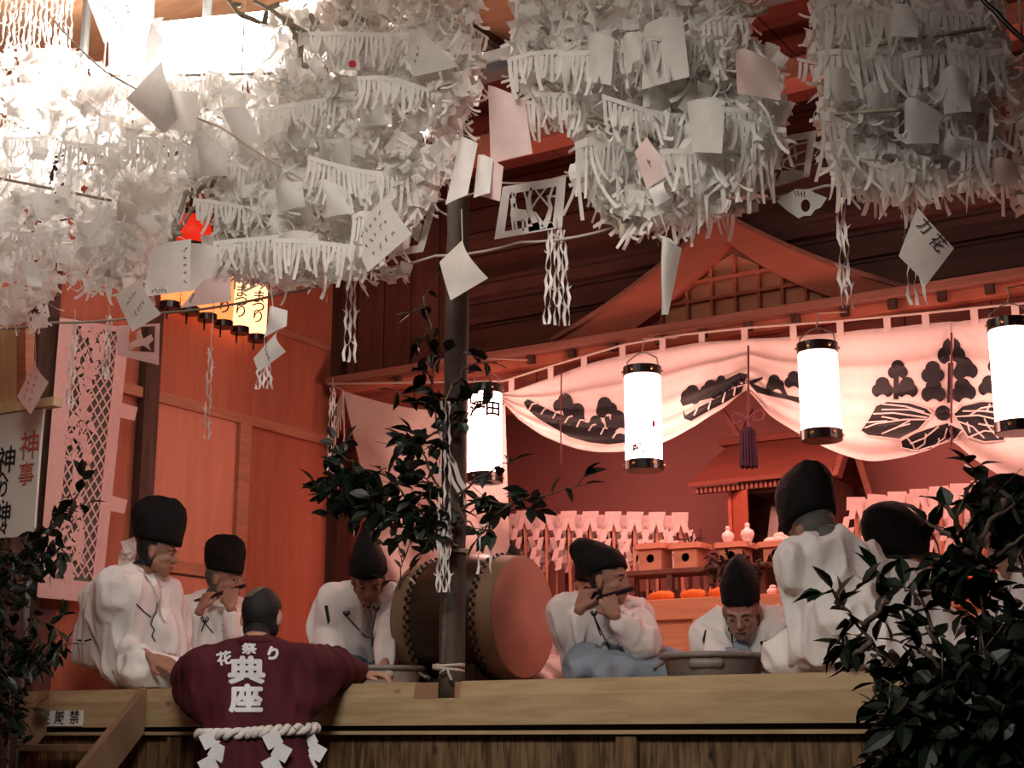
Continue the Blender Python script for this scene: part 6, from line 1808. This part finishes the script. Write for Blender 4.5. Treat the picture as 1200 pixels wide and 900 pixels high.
for v_ in [k/26 for k in range(1, 25)]:
    for q in range(6):
        uu = .44+rg.uniform(-.13, .13)*(1+.5*math.sin(v_*18)); vv = v_+rg.uniform(-.014, .014); c_ = bp(uu, vv, .002); a_ = rg.uniform(0, PI)
        w_, h_ = rg.uniform(.018, .045), rg.uniform(.010, .022)
        pl = []
        for k in range(10):
            th = 2*PI*k/10; r_ = 1+.25*math.cos(3*th+v_*40); y_, z_ = w_*r_*math.cos(th), h_*r_*math.sin(th)
            pl.append(c_+V3((0, y_*math.cos(a_)-z_*math.sin(a_), y_*math.sin(a_)+z_*math.cos(a_))))
        prism(b, pl, (.0012+.0002*q, 0, 0))
flush('floral_figures', b, M['net'], t)
b = B(); prism(b, [bp(.2, .01, -.02), bp(.85, .01, -.02), bp(.85, .96, -.02), bp(.2, .96, -.02)], (.004, 0, 0)); flush('backing', b, M['netb'], t)
b = B()
for v_ in (.28, .62): prism(b, [bp(.98, v_, .001), bp(1.25, v_+.01, .001), bp(1.22, v_+.06, .001), bp(.98, v_+.055, .001)], (.001, 0, 0))
split_parts('side_tab', b, M['net'], t)

# white paper ornament behind the head of the leftmost person
pr_ = [o for o in COL.objects if o.get('label', '').startswith('leftmost seated person')][0]
b = B()
for k in range(9): p_sheet(b, W(150+rg.uniform(-7, 7), 640+k*3.2, .50), rg.uniform(.05, .08), rg.uniform(.04, .07), TC+rvec(.5, .5, .3), bend=.3)
flush('paper_ornament', b, M['paperw'], pr_)
# ================================================================ LIGHT
w = bpy.data.worlds.new('world'); SC.world = w; w.use_nodes = True
bg = w.node_tree.nodes['Background']; bg.inputs[0].default_value = (.5, .55, .7, 1); bg.inputs[1].default_value = .05
def area(name, loc, target, sx, sy, e, col):
    l = bpy.data.lights.new(name, 'AREA'); l.shape = 'RECTANGLE'; l.size = sx; l.size_y = sy; l.energy = e; l.color = col
    o = bpy.data.objects.new(name, l); COL.objects.link(o); o.location = loc
    o.rotation_euler = (Vector(target)-Vector(loc)).to_track_quat('-Z', 'Y').to_euler()
    return o
hl = area('hall_fill_light', (-1.6, -3.6, 3.3), (-1.6-.38, -3.6+.68, 3.3-.60), 1.0, .5, 30, (1, .93, .83)); hl.data.spread = R(88)  # unseen front fill over the audience, spread narrowed to spare the papers
area('hall_fill_soft', (-2.2, -3.6, 4.1), (-3.6, -.2, 2.2), 1.2, .4, 21, (1, .92, .82))  # second dim unseen fill, added for the fronts of the hanging cards
area('sanctuary_fill_light', (-3.2, 3.2, 3.1), (-3.2, 3.8, 1.6), 3.6, .3, 55, (1, .34, .28))  # unseen red fill, added to brighten the back wall and paper wands
SC.view_settings.view_transform = 'Standard'
SC.view_settings.look = 'None'
SC.view_settings.gamma = 1
SC.view_settings.use_curve_mapping = False
SC.view_settings.exposure = 0.0
SC.cycles.use_denoising = True
SC.cycles.max_bounces = 6
